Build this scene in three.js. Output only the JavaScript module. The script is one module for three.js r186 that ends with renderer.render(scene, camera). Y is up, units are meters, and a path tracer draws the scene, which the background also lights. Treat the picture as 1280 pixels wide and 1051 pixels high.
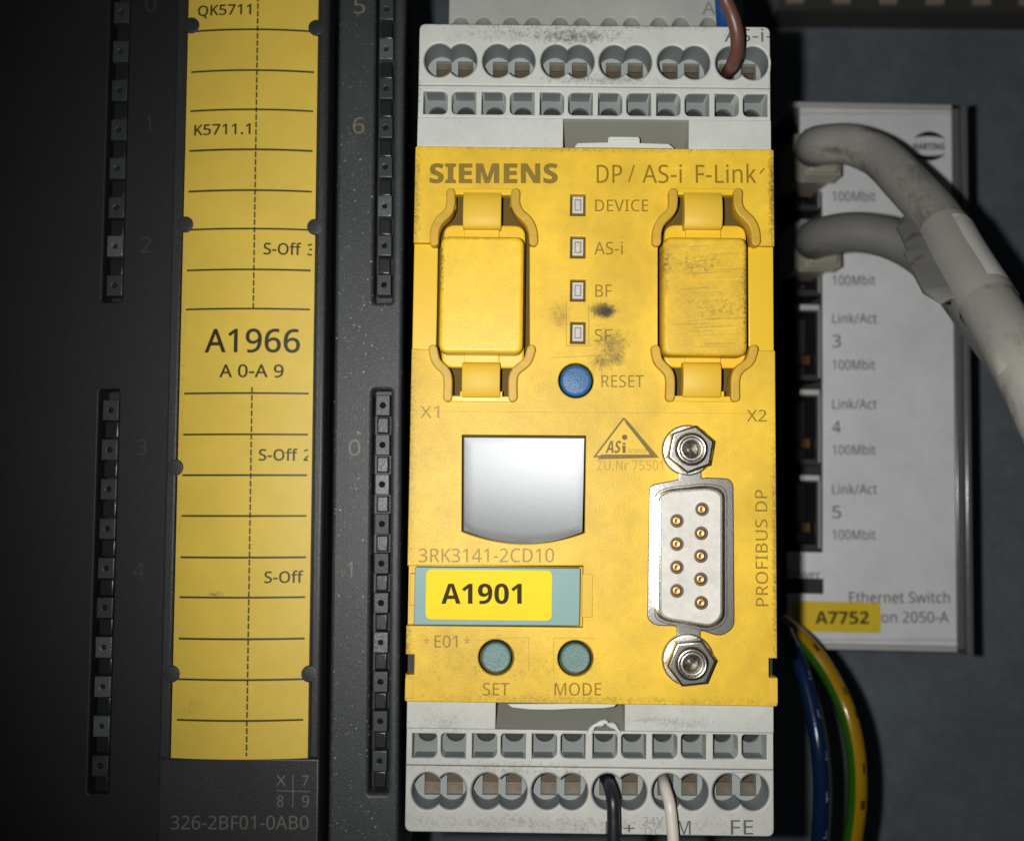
import * as THREE from 'three';
import { mergeGeometries, toCreasedNormals } from 'three/addons/utils/BufferGeometryUtils.js';
import { RoundedBoxGeometry } from 'three/addons/geometries/RoundedBoxGeometry.js';

// ---------------------------------------------------------------- camera, light, exposure
const MM = 0.001;                                   // shapes are written in millimetres
const EYE = [-9.197, -8.82, 122.79], TURN = [0.07069, 0.00609, 0.01195];
const scene = new THREE.Scene();
const camera = new THREE.PerspectiveCamera(2 * Math.atan(525.5 / 1250) * 180 / Math.PI, 1024 / 840, 0.005, 5);
camera.position.set(EYE[0] * MM, EYE[1] * MM, EYE[2] * MM);
camera.rotation.set(TURN[0], TURN[1], TURN[2], 'YXZ');
camera.focus = 0.124; camera.userData.fStop = 28;
scene.add(camera);

scene.background = new THREE.Color(0.007, 0.0075, 0.008);      // faint light of the dark cabinet
const flash = new THREE.SpotLight(new THREE.Color(1, 0.975, 0.93), 0.062, 0, 0.90, 1, 2);   // the phone's flash, beside its lens
flash.name = 'phone_flash';
flash.position.set((EYE[0] - 8.2) * MM, (EYE[1] + 0.6) * MM, (EYE[2] - 0.5) * MM);
flash.target.position.set(0.012, 0.008, 0);
flash.castShadow = true; flash.shadow.radius = 0.06; flash.shadow.mapSize.set(2048, 2048);
flash.shadow.camera.near = 0.01; flash.shadow.camera.far = 1;
scene.add(flash, flash.target);

const renderer = new THREE.WebGLRenderer({ antialias: true });
renderer.setSize(1024, 840);
renderer.toneMapping = THREE.LinearToneMapping;
renderer.toneMappingExposure = 1;
renderer.shadowMap.enabled = true;

// ---------------------------------------------------------------- measuring: photograph pixel -> millimetres on a plane of depth z
const camM = new THREE.Matrix4().makeRotationFromEuler(new THREE.Euler(...TURN, 'YXZ'));
let bench = 0;                                      // measurements are taken in axes turned by this angle (devices hang a little crooked)
function W(px, py, z = 0) {
  const d = new THREE.Vector3((px - 640) / 1250, (525.5 - py) / 1250, -1).applyMatrix4(camM), t = (z - EYE[2]) / d.z;
  const x = EYE[0] + d.x * t, y = EYE[1] + d.y * t, c = Math.cos(bench), s = Math.sin(bench);
  return [c * x + s * y, c * y - s * x];
}
function rng(seed) { let s = seed | 0; return () => { s = (s + 0x6d2b79f5) | 0; let t = Math.imul(s ^ (s >>> 15), 1 | s); t = (t + Math.imul(t ^ (t >>> 7), 61 | t)) ^ t; return ((t ^ (t >>> 14)) >>> 0) / 4294967296; }; }
const R = rng(7);
const gauss = (r = R) => (r() + r() + r() + r() - 2) * 1.0;

// ---------------------------------------------------------------- things, parts
const used = new Map();
function numbered(name) { const n = used.get(name) || 0; used.set(name, n + 1); return n ? name + '_' + String(n).padStart(3, '0') : name; }
function thing(name, label, category, at, turn = 0, group) {     // at: origin in the thing's own (turned) axes, mm
  const o = new THREE.Group(); o.name = numbered(name); scene.add(o);
  const c = Math.cos(turn), s = Math.sin(turn);
  o.position.set((c * at[0] - s * at[1]) * MM, (s * at[0] + c * at[1]) * MM, at[2] * MM);
  o.rotation.z = turn;
  o.userData = { label, category }; if (group) o.userData.group = group;
  o._at = at;
  return o;
}
const rootOf = (p) => { while (p && !p._at) p = p.parent; return p; };
function prep(g, at, uvMode) {
  g = g.index ? g.toNonIndexed() : g.clone();
  for (const k of Object.keys(g.attributes)) if (!['position', 'normal', 'uv'].includes(k)) g.deleteAttribute(k);
  if (!g.attributes.normal) g.computeVertexNormals();
  const p = g.attributes.position, n = g.attributes.normal, uv = new Float32Array(p.count * 2);
  if (uvMode !== 'own') {
    for (let i = 0; i < p.count; i += 3) {
      let a = [0, 0, 0];
      for (let k = 0; k < 3; k++) { a[0] += n.getX(i + k); a[1] += n.getY(i + k); a[2] += n.getZ(i + k); }
      a = a.map(Math.abs);
      const ax = uvMode === 'xy' || (a[2] >= a[0] && a[2] >= a[1]) ? 2 : a[0] > a[1] ? 0 : 1;
      for (let k = 0; k < 3; k++) {
        const x = p.getX(i + k), y = p.getY(i + k), z = p.getZ(i + k);
        uv[(i + k) * 2] = ax === 0 ? z : x; uv[(i + k) * 2 + 1] = ax === 1 ? z : y;
      }
    }
    g.setAttribute('uv', new THREE.BufferAttribute(uv, 2));
  }
  g.translate(-at[0], -at[1], -at[2]); g.scale(MM, MM, MM);
  return g;
}
function part(name, geos, mat, parent, { uv = 'box', label, kind } = {}) {
  const at = rootOf(parent)._at, list = [].concat(geos).map((g) => prep(g, at, uv));
  const m = new THREE.Mesh(list.length > 1 ? mergeGeometries(list) : list[0], mat);
  m.name = name; m.castShadow = m.receiveShadow = true;
  if (label) m.userData.label = label;
  if (kind) m.userData.kind = kind;
  parent.add(m);
  return m;
}

// ---------------------------------------------------------------- shapes
const V2 = (a) => new THREE.Vector2(a[0], a[1]);
function poly(pts, r = 0) {                          // polygon with rounded corners
  const s = new THREE.Shape(), n = pts.length;
  pts = pts.map((p) => [p[0], p[1], p[2] ?? r]);
  for (let i = 0; i < n; i++) {
    const p = V2(pts[i]), a = V2(pts[(i + n - 1) % n]), b = V2(pts[(i + 1) % n]);
    const rr = Math.min(pts[i][2], p.distanceTo(a) * 0.49, p.distanceTo(b) * 0.49);
    if (rr < 1e-4) { i ? s.lineTo(p.x, p.y) : s.moveTo(p.x, p.y); continue; }
    const p0 = p.clone().add(a.sub(p).setLength(rr)), p1 = p.clone().add(b.sub(p).setLength(rr));
    i ? s.lineTo(p0.x, p0.y) : s.moveTo(p0.x, p0.y);
    s.quadraticCurveTo(p.x, p.y, p1.x, p1.y);
  }
  s.closePath();
  s.corners = pts;
  return s;
}
const rect = (x0, y0, x1, y1, r = 0) => poly([[x0, y0], [x1, y0], [x1, y1], [x0, y1]], r);
const pxPoly = (pts, z, r = 0) => poly(pts.map((p) => [...W(p[0], p[1], z), p[2]]).map((p) => p[2] === undefined ? [p[0], p[1]] : p), r);
const pxRect = (x0, y0, x1, y1, z, r = 0) => {         // square to the device, its centre and size measured in the photograph
  const a = W(x0, (y0 + y1) / 2, z), b = W(x1, (y0 + y1) / 2, z), c = W((x0 + x1) / 2, y1, z), d = W((x0 + x1) / 2, y0, z);
  return rect(a[0], c[1], b[0], d[1], r);
};
const circ = (x, y, r, ry = r) => { const s = new THREE.Shape(); s.absellipse(x, y, r, ry, 0, Math.PI * 2); return s; };
// Aligned holes can confuse the triangulation: check its area, and try again with the outline turned if it is off.
const cutUp = THREE.ShapeUtils.triangulateShape.bind(THREE.ShapeUtils);
THREE.ShapeUtils.triangulateShape = (contour, holes) => {
  const ring = (l) => Math.abs(THREE.ShapeUtils.area(l)), want = ring(contour) - holes.reduce((a, h) => a + ring(h), 0);
  let best = null, miss = Infinity;
  for (const a of [0, 0.37, 1.1, 2.03, 2.9, 4.2, 0.71, 3.3, 5.1, 5.9, 0.05, 1.6]) {
    const c = Math.cos(a), s = Math.sin(a), t = (l) => l.map((p) => new THREE.Vector2(p.x * c - p.y * s, p.x * s + p.y * c)), C = t(contour), Hs = holes.map(t);
    const f = cutUp(C, Hs), all = [...C, ...Hs.flat()];
    const got = f.reduce((q, [i, j, k]) => q + Math.abs((all[j].x - all[i].x) * (all[k].y - all[i].y) - (all[k].x - all[i].x) * (all[j].y - all[i].y)) / 2, 0), d = Math.abs(got - want) / want;
    if (d < miss) {
      miss = d; best = f;
      for (const [l, m] of [[contour, C], ...holes.map((h, i) => [h, Hs[i]])]) if (m.length < l.length) l.length = m.length;   // repeated end points are dropped
    }
    if (miss < 1e-4) break;
  }
  return best;
};
function flatFaces(g) {                               // only bevels are shaded round; front and back stay flat
  const p = g.attributes.position, n = g.attributes.normal, a = new THREE.Vector3(), b = new THREE.Vector3(), c = new THREE.Vector3();
  for (let i = 0; i < p.count; i += 3) {
    a.fromBufferAttribute(p, i); b.fromBufferAttribute(p, i + 1).sub(a); c.fromBufferAttribute(p, i + 2).sub(a); b.cross(c).normalize();
    if (Math.max(Math.abs(b.x), Math.abs(b.y), Math.abs(b.z)) > 0.9995) for (let k = 0; k < 3; k++) n.setXYZ(i + k, b.x, b.y, b.z);
  }
  return g;
}
function ex(shape, z0, z1, bevel = 0.15, seg = 2, holes = [], curve = 10) {
  const own = shape.holes || [];
  if (shape.corners) shape = poly(shape.corners.map(([x, y, r]) => [x, y, r < bevel ? 0 : Math.max(r, 1.9 * bevel)]));   // a bevel needs a corner rounder than itself
  else shape = shape.clone();
  shape.holes = [...own, ...holes];
  const g = new THREE.ExtrudeGeometry(shape, { depth: z1 - z0 - 2 * bevel, bevelEnabled: bevel > 0, bevelThickness: bevel, bevelSize: bevel, bevelOffset: -bevel, bevelSegments: seg, curveSegments: curve });
  g.translate(0, 0, z0 + bevel);
  return flatFaces(toCreasedNormals(g, 0.9));
}
const box = (x0, y0, z0, x1, y1, z1) => new THREE.BoxGeometry(x1 - x0, y1 - y0, z1 - z0).translate((x0 + x1) / 2, (y0 + y1) / 2, (z0 + z1) / 2);
const rbox = (x0, y0, z0, x1, y1, z1, r = 0.3) => new RoundedBoxGeometry(x1 - x0, y1 - y0, z1 - z0, 3, r).translate((x0 + x1) / 2, (y0 + y1) / 2, (z0 + z1) / 2);
const cyl = (x, y, z0, z1, r, r2 = r, n = 32) => new THREE.CylinderGeometry(r2, r, z1 - z0, n).rotateX(Math.PI / 2).translate(x, y, (z0 + z1) / 2);
const lathe = (x, y, pts, n = 40) => new THREE.LatheGeometry(pts.map((p) => new THREE.Vector2(p[0], p[1])), n).rotateX(Math.PI / 2).translate(x, y, 0);
function tube(pts, r, seg = 80, sides = 16, flat) {
  const c = new THREE.CatmullRomCurve3(pts.map((p) => new THREE.Vector3(...p)), false, 'centripetal');
  const g = new THREE.TubeGeometry(c, seg, 1, sides, false), rad = typeof r === 'function' ? r : () => r, p = g.attributes.position, v = new THREE.Vector3();
  for (let i = 0; i <= seg; i++) {
    const o = c.getPointAt(i / seg);
    for (let j = 0; j <= sides; j++) { const k = i * (sides + 1) + j; v.fromBufferAttribute(p, k).sub(o).multiplyScalar(rad(i / seg)); if (flat) v.z *= flat; v.add(o); p.setXYZ(k, v.x, v.y, v.z); }
  }
  const uv = g.attributes.uv, L = c.getLength();       // along and around, in mm
  for (let k = 0; k < uv.count; k++) uv.setXY(k, uv.getX(k) * L, uv.getY(k) * 2 * Math.PI * rad(0.5));
  if (flat) g.computeVertexNormals();
  const ends = [0, 1].map((t) => { const o = c.getPointAt(t), d = c.getTangentAt(t).multiplyScalar(t ? 1 : -1), s = new THREE.CircleGeometry(rad(t), sides); s.scale(1, 1, 1); s.applyQuaternion(new THREE.Quaternion().setFromUnitVectors(new THREE.Vector3(0, 0, 1), d)); s.translate(o.x, o.y, o.z); return s; });
  return flat ? [g] : [g, ...ends];
}
const pxPath = (list) => list.map(([x, y, z]) => [...W(x, y, z), z]);

// ---------------------------------------------------------------- textures
function noiseTexture(n, seed, octaves, amp = 1, mid = 0.5, srgb = false) {
  const r = rng(seed), out = new Float32Array(n * n);
  for (const [cells, a] of octaves) {
    const g = new Float32Array(cells * cells).map(() => r() - 0.5), sm = (t) => t * t * (3 - 2 * t);
    for (let y = 0; y < n; y++) for (let x = 0; x < n; x++) {
      const fx = x / n * cells, fy = y / n * cells, x0 = Math.floor(fx), y0 = Math.floor(fy), tx = sm(fx - x0), ty = sm(fy - y0), x1 = (x0 + 1) % cells, y1 = (y0 + 1) % cells;
      out[y * n + x] += a * ((g[y0 * cells + x0] * (1 - tx) + g[y0 * cells + x1] * tx) * (1 - ty) + (g[y1 * cells + x0] * (1 - tx) + g[y1 * cells + x1] * tx) * ty);
    }
  }
  const d = new Uint8Array(n * n * 4);
  for (let i = 0; i < n * n; i++) { const v = Math.max(0, Math.min(255, (mid + out[i] * amp) * 255)); d[i * 4] = d[i * 4 + 1] = d[i * 4 + 2] = v; d[i * 4 + 3] = 255; }
  const t = new THREE.DataTexture(d, n, n); t.wrapS = t.wrapT = THREE.RepeatWrapping; t.magFilter = t.minFilter = THREE.LinearFilter; if (srgb) t.colorSpace = THREE.SRGBColorSpace; t.needsUpdate = true;
  return t;
}
const sized = (t, mm) => { const c = t.clone(); c.repeat.set(1 / mm, 1 / mm); c.needsUpdate = true; return c; };
const grainT = noiseTexture(512, 3, [[256, 0.9], [170, 0.7]], 0.8);
const fineT = noiseTexture(512, 5, [[300, 0.9], [40, 0.3]], 0.8);
const dullT = noiseTexture(512, 9, [[6, 0.5], [23, 0.4], [90, 0.35], [300, 0.3]], 0.55);
const patchT = noiseTexture(512, 12, [[5, 0.6], [13, 0.5], [37, 0.4], [120, 0.3]], 0.26, 0.87);
const brushT = (() => { const n = 512, d = new Uint8Array(n * n * 4), r = rng(4), col = new Float32Array(n).map(() => r()); for (let y = 0; y < n; y++) for (let x = 0; x < n; x++) { const v = 120 + (col[y] - 0.5) * 70 + (r() - 0.5) * 70; const i = (y * n + x) * 4; d[i] = d[i + 1] = d[i + 2] = v; d[i + 3] = 255; } const t = new THREE.DataTexture(d, n, n); t.wrapS = t.wrapT = THREE.RepeatWrapping; t.magFilter = THREE.LinearFilter; t.needsUpdate = true; return t; })();

// A printed sheet: a canvas that covers the rectangle x0..x1, y0..y1 (mm).
function sheet(x0, y0, x1, y1, k, base, z = 0) {
  const cv = document.createElement('canvas'); cv.width = Math.round((x1 - x0) * k); cv.height = Math.round((y1 - y0) * k);
  const c = cv.getContext('2d'); c.fillStyle = base; c.fillRect(0, 0, cv.width, cv.height);
  const at = (px, py) => { const w = W(px, py, z); return [(w[0] - x0) * k, (y1 - w[1]) * k]; };
  const mm = (x, y) => [(x - x0) * k, (y1 - y) * k];
  const s = {
    cv, c, at, mm, k, w: cv.width, h: cv.height,
    text(str, xl, xr, base, top, { font = 'sans-serif', bold = false, color = '#000', alpha = 1, italic = false, cap = 0.714, heavy = 0 } = {}) {
      const [ax, ay] = at(xl, base), [bx, by] = at(xr, base), [, ty] = at(xl, top), size = (ay - ty) / cap;
      c.save(); c.globalAlpha = alpha; c.fillStyle = color; c.font = (italic ? 'italic ' : '') + (bold ? 'bold ' : '') + size.toFixed(2) + 'px ' + font;
      const m = c.measureText(str), lead = m.actualBoundingBoxLeft, wide = m.actualBoundingBoxRight + lead;
      c.translate(ax, ay); c.rotate(Math.atan2(by - ay, bx - ax)); c.scale(Math.hypot(bx - ax, by - ay) / wide, 1); c.fillText(str, lead, 0); if (heavy) { c.strokeStyle = color; c.lineWidth = size * heavy; c.lineJoin = 'miter'; c.strokeText(str, lead, 0); } c.restore();
    },
    line(pts, wpx, color, alpha = 1, dash) {
      c.save(); c.globalAlpha = alpha; c.strokeStyle = color; c.lineWidth = wpx / 10 * k; c.lineJoin = 'miter'; if (dash) c.setLineDash(dash.map((d) => d / 10 * k));
      c.beginPath(); pts.forEach((p, i) => { const q = at(...p); i ? c.lineTo(...q) : c.moveTo(...q); }); c.stroke(); c.restore();
    },
    smudge(px, py, rx, ry, n, color, alpha, seed, dot = 1.2) {   // a scatter of soft specks: grime
      const r = rng(seed), [x, y] = at(px, py);
      c.save(); c.fillStyle = color;
      for (let i = 0; i < n; i++) { const a = gauss(r), b = gauss(r); c.globalAlpha = alpha * (0.3 + 0.7 * r()); const q = dot / 10 * k * (0.35 + r()); c.beginPath(); c.ellipse(x + a * rx / 10 * k, y + b * ry / 10 * k, q * (0.6 + r()), q, r() * 3, 0, 7); c.fill(); }
      c.restore();
    },
    speckle(n, color, alpha, seed, dot = 0.8, box) {
      const r = rng(seed); c.save(); c.fillStyle = color;
      for (let i = 0; i < n; i++) { let x = r() * cv.width, y = r() * cv.height; if (box) { const a = at(box[0], box[1]), b = at(box[2], box[3]); x = a[0] + (b[0] - a[0]) * r(); y = a[1] + (b[1] - a[1]) * r(); } c.globalAlpha = alpha * r(); const q = dot / 10 * k * (0.3 + r()); c.beginPath(); c.ellipse(x, y, q, q * (0.5 + r()), r() * 3, 0, 7); c.fill(); }
      c.restore();
    },
    mottle(seed, amp, cell) {                              // uneven colour of an old surface
      const id = c.getImageData(0, 0, cv.width, cv.height), d = id.data, r = rng(seed), oct = [[cell, 1], [cell * 0.31, 0.7], [cell * 0.09, 0.5]].map(([mmc, a]) => { const s = mmc * k, gw = Math.ceil(cv.width / s) + 2, gh = Math.ceil(cv.height / s) + 2; return { s, gw, a, g: new Float32Array(gw * gh).map(() => r() - 0.5) }; });
      for (let y = 0; y < cv.height; y++) for (let x = 0; x < cv.width; x++) {
        let v = 0;
        for (const o of oct) { const fx = x / o.s, fy = y / o.s, xi = fx | 0, yi = fy | 0, tx = fx - xi, ty = fy - yi, q = yi * o.gw + xi; v += o.a * ((o.g[q] * (1 - tx) + o.g[q + 1] * tx) * (1 - ty) + (o.g[q + o.gw] * (1 - tx) + o.g[q + o.gw + 1] * tx) * ty); }
        const f = 1 + v * amp, i = (y * cv.width + x) * 4; d[i] *= f; d[i + 1] *= f; d[i + 2] *= f;
      }
      c.putImageData(id, 0, 0);
    },
    texture() {
      const t = new THREE.CanvasTexture(cv); t.colorSpace = THREE.SRGBColorSpace; t.magFilter = THREE.LinearFilter;
      t.repeat.set(1 / (x1 - x0), 1 / (y1 - y0)); t.offset.set(-x0 / (x1 - x0), -y0 / (y1 - y0)); return t;
    },
  };
  return s;
}
const std = (o) => new THREE.MeshStandardMaterial(o);
const phys = (o) => new THREE.MeshPhysicalMaterial(o);

// ================================================================ YELLOW GATEWAY MODULE: layout
const H2 = 34.31, ZT = -0.6, ZB = -1.2, ZREAR = -22;
const YEL = '#dbb535', PRINT = '#7d6113';

// --- printed front
const face = sheet(-23, -35, 23, 35, 26, YEL);
face.mottle(2, 0.11, 9);
face.speckle(2600, '#fff2a0', 0.22, 5, 0.9); face.speckle(2600, '#8a6a08', 0.2, 6, 0.8);
const pr = { color: PRINT, alpha: 0.86 };
face.text('SIEMENS', 537, 697, 228.5, 205, { ...pr, bold: true, color: '#7d6729', alpha: 0.92, heavy: 0.035 });
face.text('DP', 746, 778, 228.5, 206, pr); face.line([[786, 228], [793, 206]], 1.8, PRINT, 0.85); face.text('AS-i', 803, 853, 228.5, 206, pr); face.text('F-Link', 870, 946, 228.5, 206, pr);
face.line([[950, 217], [956, 210]], 2, '#6b5a20', 0.7);
face.text('DEVICE', 744, 811, 264, 249.5, pr); face.text('AS-i', 743, 779, 318, 302.5, pr); face.text('BF', 744, 765, 371, 355.5, pr); face.text('SF', 743, 765, 427, 411.5, pr);
face.text('RESET', 752, 805, 484, 469, pr); face.text('X1', 525, 549, 522.5, 507.5, { ...pr, alpha: 0.7 }); face.text('X2', 934, 959, 527, 512.5, pr);
face.text('ZU.Nr 75501', 746, 829, 587.5, 575.5, { ...pr, alpha: 0.42 });
face.text('3RK3141-2CD10', 523, 693, 702.5, 685.5, { ...pr, alpha: 0.78 });
face.text('E01', 543, 572, 809, 794, { ...pr, alpha: 0.85 }); face.text('*', 529, 537, 811, 797, { ...pr, alpha: 0.5 }); face.text('*', 579, 588, 811, 797, { ...pr, alpha: 0.5 });
face.text('SET', 603, 637, 869, 853.5, pr); face.text('MODE', 693, 752, 869, 853.5, pr);
{ // writing that runs upwards along the right edge
  const [x, y] = face.at(960.5, 760), [, y2] = face.at(957, 611), c = face.c, [xa] = face.at(945, 700), size = (x - xa) / 0.714;
  c.save(); c.globalAlpha = 0.82; c.fillStyle = PRINT; c.font = size + 'px sans-serif'; const m = c.measureText('PROFIBUS DP'); c.translate(x, y); c.rotate(-Math.PI / 2 - 0.004); c.scale((y - y2) / m.width, 1); c.fillText('PROFIBUS DP', 0, 0); c.restore();
}
{ // triangular bus emblem
  const c = face.c, tri = (a, b, d, col, al) => { c.save(); c.globalAlpha = al; c.fillStyle = col; c.beginPath(); c.moveTo(...face.at(...a)); c.lineTo(...face.at(...b)); c.lineTo(...face.at(...d)); c.closePath(); c.fill(); c.restore(); };
  tri([784, 525], [747, 574], [824, 572], '#6b5514', 0.9); tri([779.5, 525.5], [747.5, 568], [813.5, 568], YEL, 1);
  face.line([[780, 522.5], [743.5, 570.5], [816, 570.5], [780, 522.5]], 2.2, '#6b5514', 0.95);
  face.text('AS', 757, 777, 566, 551, { bold: true, italic: true, color: '#5f4c12', alpha: 0.95 }); face.text('i', 778, 783, 566, 554, { bold: true, color: '#5f4c12', alpha: 0.95 });
  face.text('INTERFACE', 785, 809, 566, 561, { color: '#6b5514', alpha: 0.6 });
  const [x, y] = face.at(781, 546.5); c.save(); c.fillStyle = '#5f4c12'; c.beginPath(); c.arc(x, y, 0.33 * face.k, 0, 7); c.fill(); c.restore();
}
// graphite smears, grime at the edges
face.smudge(755, 388, 12, 7, 1260, '#4a3d12', 0.108, 11, 1.6); face.smudge(758, 390, 5, 4, 600, '#332a12', 0.126, 12, 1.4); face.smudge(765, 430, 16, 15, 1260, '#5d4c14', 0.072, 13, 1.6); face.smudge(752, 452, 12, 9, 600, '#5d4c14', 0.065, 14, 1.6);
face.smudge(700, 395, 11, 14, 780, '#6a5614', 0.047, 15, 1.6); face.smudge(772, 448, 8, 8, 480, '#44380f', 0.072, 16, 1.2);
face.smudge(519, 250, 5, 70, 1240, '#4d3f12', 0.088, 17, 1.3); face.smudge(512, 560, 6, 130, 1800, '#54450f', 0.072, 18, 1.5); face.smudge(508, 820, 5, 50, 800, '#4d3f12', 0.100, 19, 1.3);
face.smudge(966, 240, 4, 60, 1400, '#43370f', 0.120, 20, 1.2); face.smudge(969, 700, 3, 130, 1600, '#4a3d10', 0.100, 21, 1.2); face.smudge(740, 875, 200, 5, 1800, '#5b4a12', 0.072, 22, 1.3); face.smudge(740, 187, 200, 3, 1000, '#5b4a12', 0.088, 23, 1.2);
face.smudge(560, 640, 40, 60, 260, '#6a5614', 0.1, 24, 1.3); face.smudge(640, 830, 110, 30, 420, '#6a5614', 0.1, 25, 1.6); face.smudge(541, 215, 4, 3, 30, '#5d4c14', 0.3, 26, 1);
face.line([[597, 800], [640, 797], [661, 797], [661, 838]], 0.7, '#6a5414', 0.4); face.line([[692, 842], [692, 797], [745, 798]], 0.7, '#6a5414', 0.4); face.line([[692, 447], [752, 444], [752, 478]], 0.7, '#5a4810', 0.45); face.line([[708, 378], [708, 432], [736, 432], [736, 380]], 0.7, '#5a4810', 0.5);
face.line([[520, 514], [960, 517]], 0.6, '#6a5414', 0.3);

const grain = { bumpMap: sized(grainT, 20), bumpScale: 2.0e-5 };
const M = {
  face: phys({ map: face.texture(), roughness: 0.44, specularIntensity: 0.6, ...grain }),
  yellow: std({ color: new THREE.Color('#d8b133'), roughness: 0.56, bumpMap: sized(fineT, 25), bumpScale: 1.2e-5 }),
  yellowSmooth: std({ color: new THREE.Color('#e0b82c'), roughness: 0.36 }),
  grimyYellow: std({ color: new THREE.Color('#cda42c'), roughness: 0.5, map: sized(patchT, 14), bumpMap: sized(fineT, 25), bumpScale: 1.2e-5 }),
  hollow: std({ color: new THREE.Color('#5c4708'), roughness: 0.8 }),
  metal: std({ color: new THREE.Color(0.6, 0.59, 0.56), metalness: 1, roughness: 0.27, bumpMap: sized(fineT, 18), bumpScale: 0.8e-5 }),
  dullMetal: std({ color: new THREE.Color(0.5, 0.47, 0.42), metalness: 1, roughness: 0.38, bumpMap: sized(fineT, 15), bumpScale: 1.5e-5 }),
  plate: std({ color: new THREE.Color(0.215, 0.226, 0.236), metalness: 1, roughness: 0.5, bumpMap: sized(fineT, 20), bumpScale: 0.5e-5 }),
  copper: std({ color: new THREE.Color(0.5, 0.27, 0.1), metalness: 1, roughness: 0.4 }),
  dark: std({ color: new THREE.Color(0.012, 0.012, 0.012), roughness: 0.6 }),
  insulator: std({ color: new THREE.Color('#d6d3cb'), roughness: 0.55, map: sized(patchT, 22) }),
  teal: std({ color: new THREE.Color('#749996'), roughness: 0.5, bumpMap: sized(fineT, 25), bumpScale: 1e-5 }),
  tealCap: std({ color: new THREE.Color('#5b7d7a'), roughness: 0.42, bumpMap: sized(grainT, 14), bumpScale: 2.5e-5 }),
  blueCap: std({ color: new THREE.Color('#2b6191'), roughness: 0.4, bumpMap: sized(grainT, 14), bumpScale: 3e-5 }),
  clear: phys({ color: new THREE.Color('#e9e7e1'), roughness: 0.26, transmission: 0.25, thickness: 0.5, ior: 1.5, bumpMap: sized(grainT, 7), bumpScale: 6e-5 }),
  grey: std({ color: new THREE.Color('#aeb4b0'), roughness: 0.55, bumpMap: sized(fineT, 25), bumpScale: 1e-5 }),
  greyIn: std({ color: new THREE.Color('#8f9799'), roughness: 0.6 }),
  recessShade: std({ color: new THREE.Color('#7b8385'), roughness: 0.6 }),  // block plastic darkened in colour, for shade inside the openings
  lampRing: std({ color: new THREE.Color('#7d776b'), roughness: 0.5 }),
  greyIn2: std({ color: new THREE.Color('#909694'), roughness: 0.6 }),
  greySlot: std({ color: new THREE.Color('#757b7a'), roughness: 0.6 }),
  greyLight: std({ color: new THREE.Color('#c4c8c4'), roughness: 0.5 }),
  greyDark: std({ color: new THREE.Color('#77776f'), roughness: 0.6, bumpMap: sized(fineT, 25), bumpScale: 1e-5 }),
  clamp: std({ color: new THREE.Color(0.2, 0.175, 0.135), metalness: 0.8, roughness: 0.42, bumpMap: sized(fineT, 20), bumpScale: 1.5e-5 }),
  clampDark: std({ color: new THREE.Color(0.1, 0.075, 0.05), metalness: 0.5, roughness: 0.5 }),
};

const gw = thing('safety_gateway', 'yellow fronted bus gateway module with grey terminal blocks and two capped sockets', 'control module', [0, 0, -110]);

// --- front cover with its openings
const CAPS = [{ dx: 0, side: -1 }, { dx: 277.5, side: 1 }];
const POCKET = [[545, 288], [556, 272], [570, 260], [570, 240], [638, 240], [638, 258], [652, 270], [662, 288], [662, 448], [652, 462], [637, 472], [636, 499], [566, 499], [566, 472], [552, 464], [545, 448]];
const pocket = (dx, from) => [...POCKET.slice(from), ...POCKET.slice(0, from)].map(([x, y]) => W(x + dx, y));     // runs round the sockets' hollow
const LEDS = [256, 309, 363, 416].map((y) => [722.5, y]);
const BUTTONS = [[720, 475.5, 'blueCap', 'reset_button'], [620, 822, 'tealCap', 'set_button'], [719.5, 823, 'tealCap', 'mode_button']];
const displayHole = () => { const s = new THREE.Shape(), a = W(577.5, 543.5), b = W(732.5, 544.5), c = W(731, 666), d = W(577, 664.5), m = W(655, 695); s.moveTo(...a); s.lineTo(...b); s.lineTo(...c); s.quadraticCurveTo(...m, ...d); s.closePath(); return s; };
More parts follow.
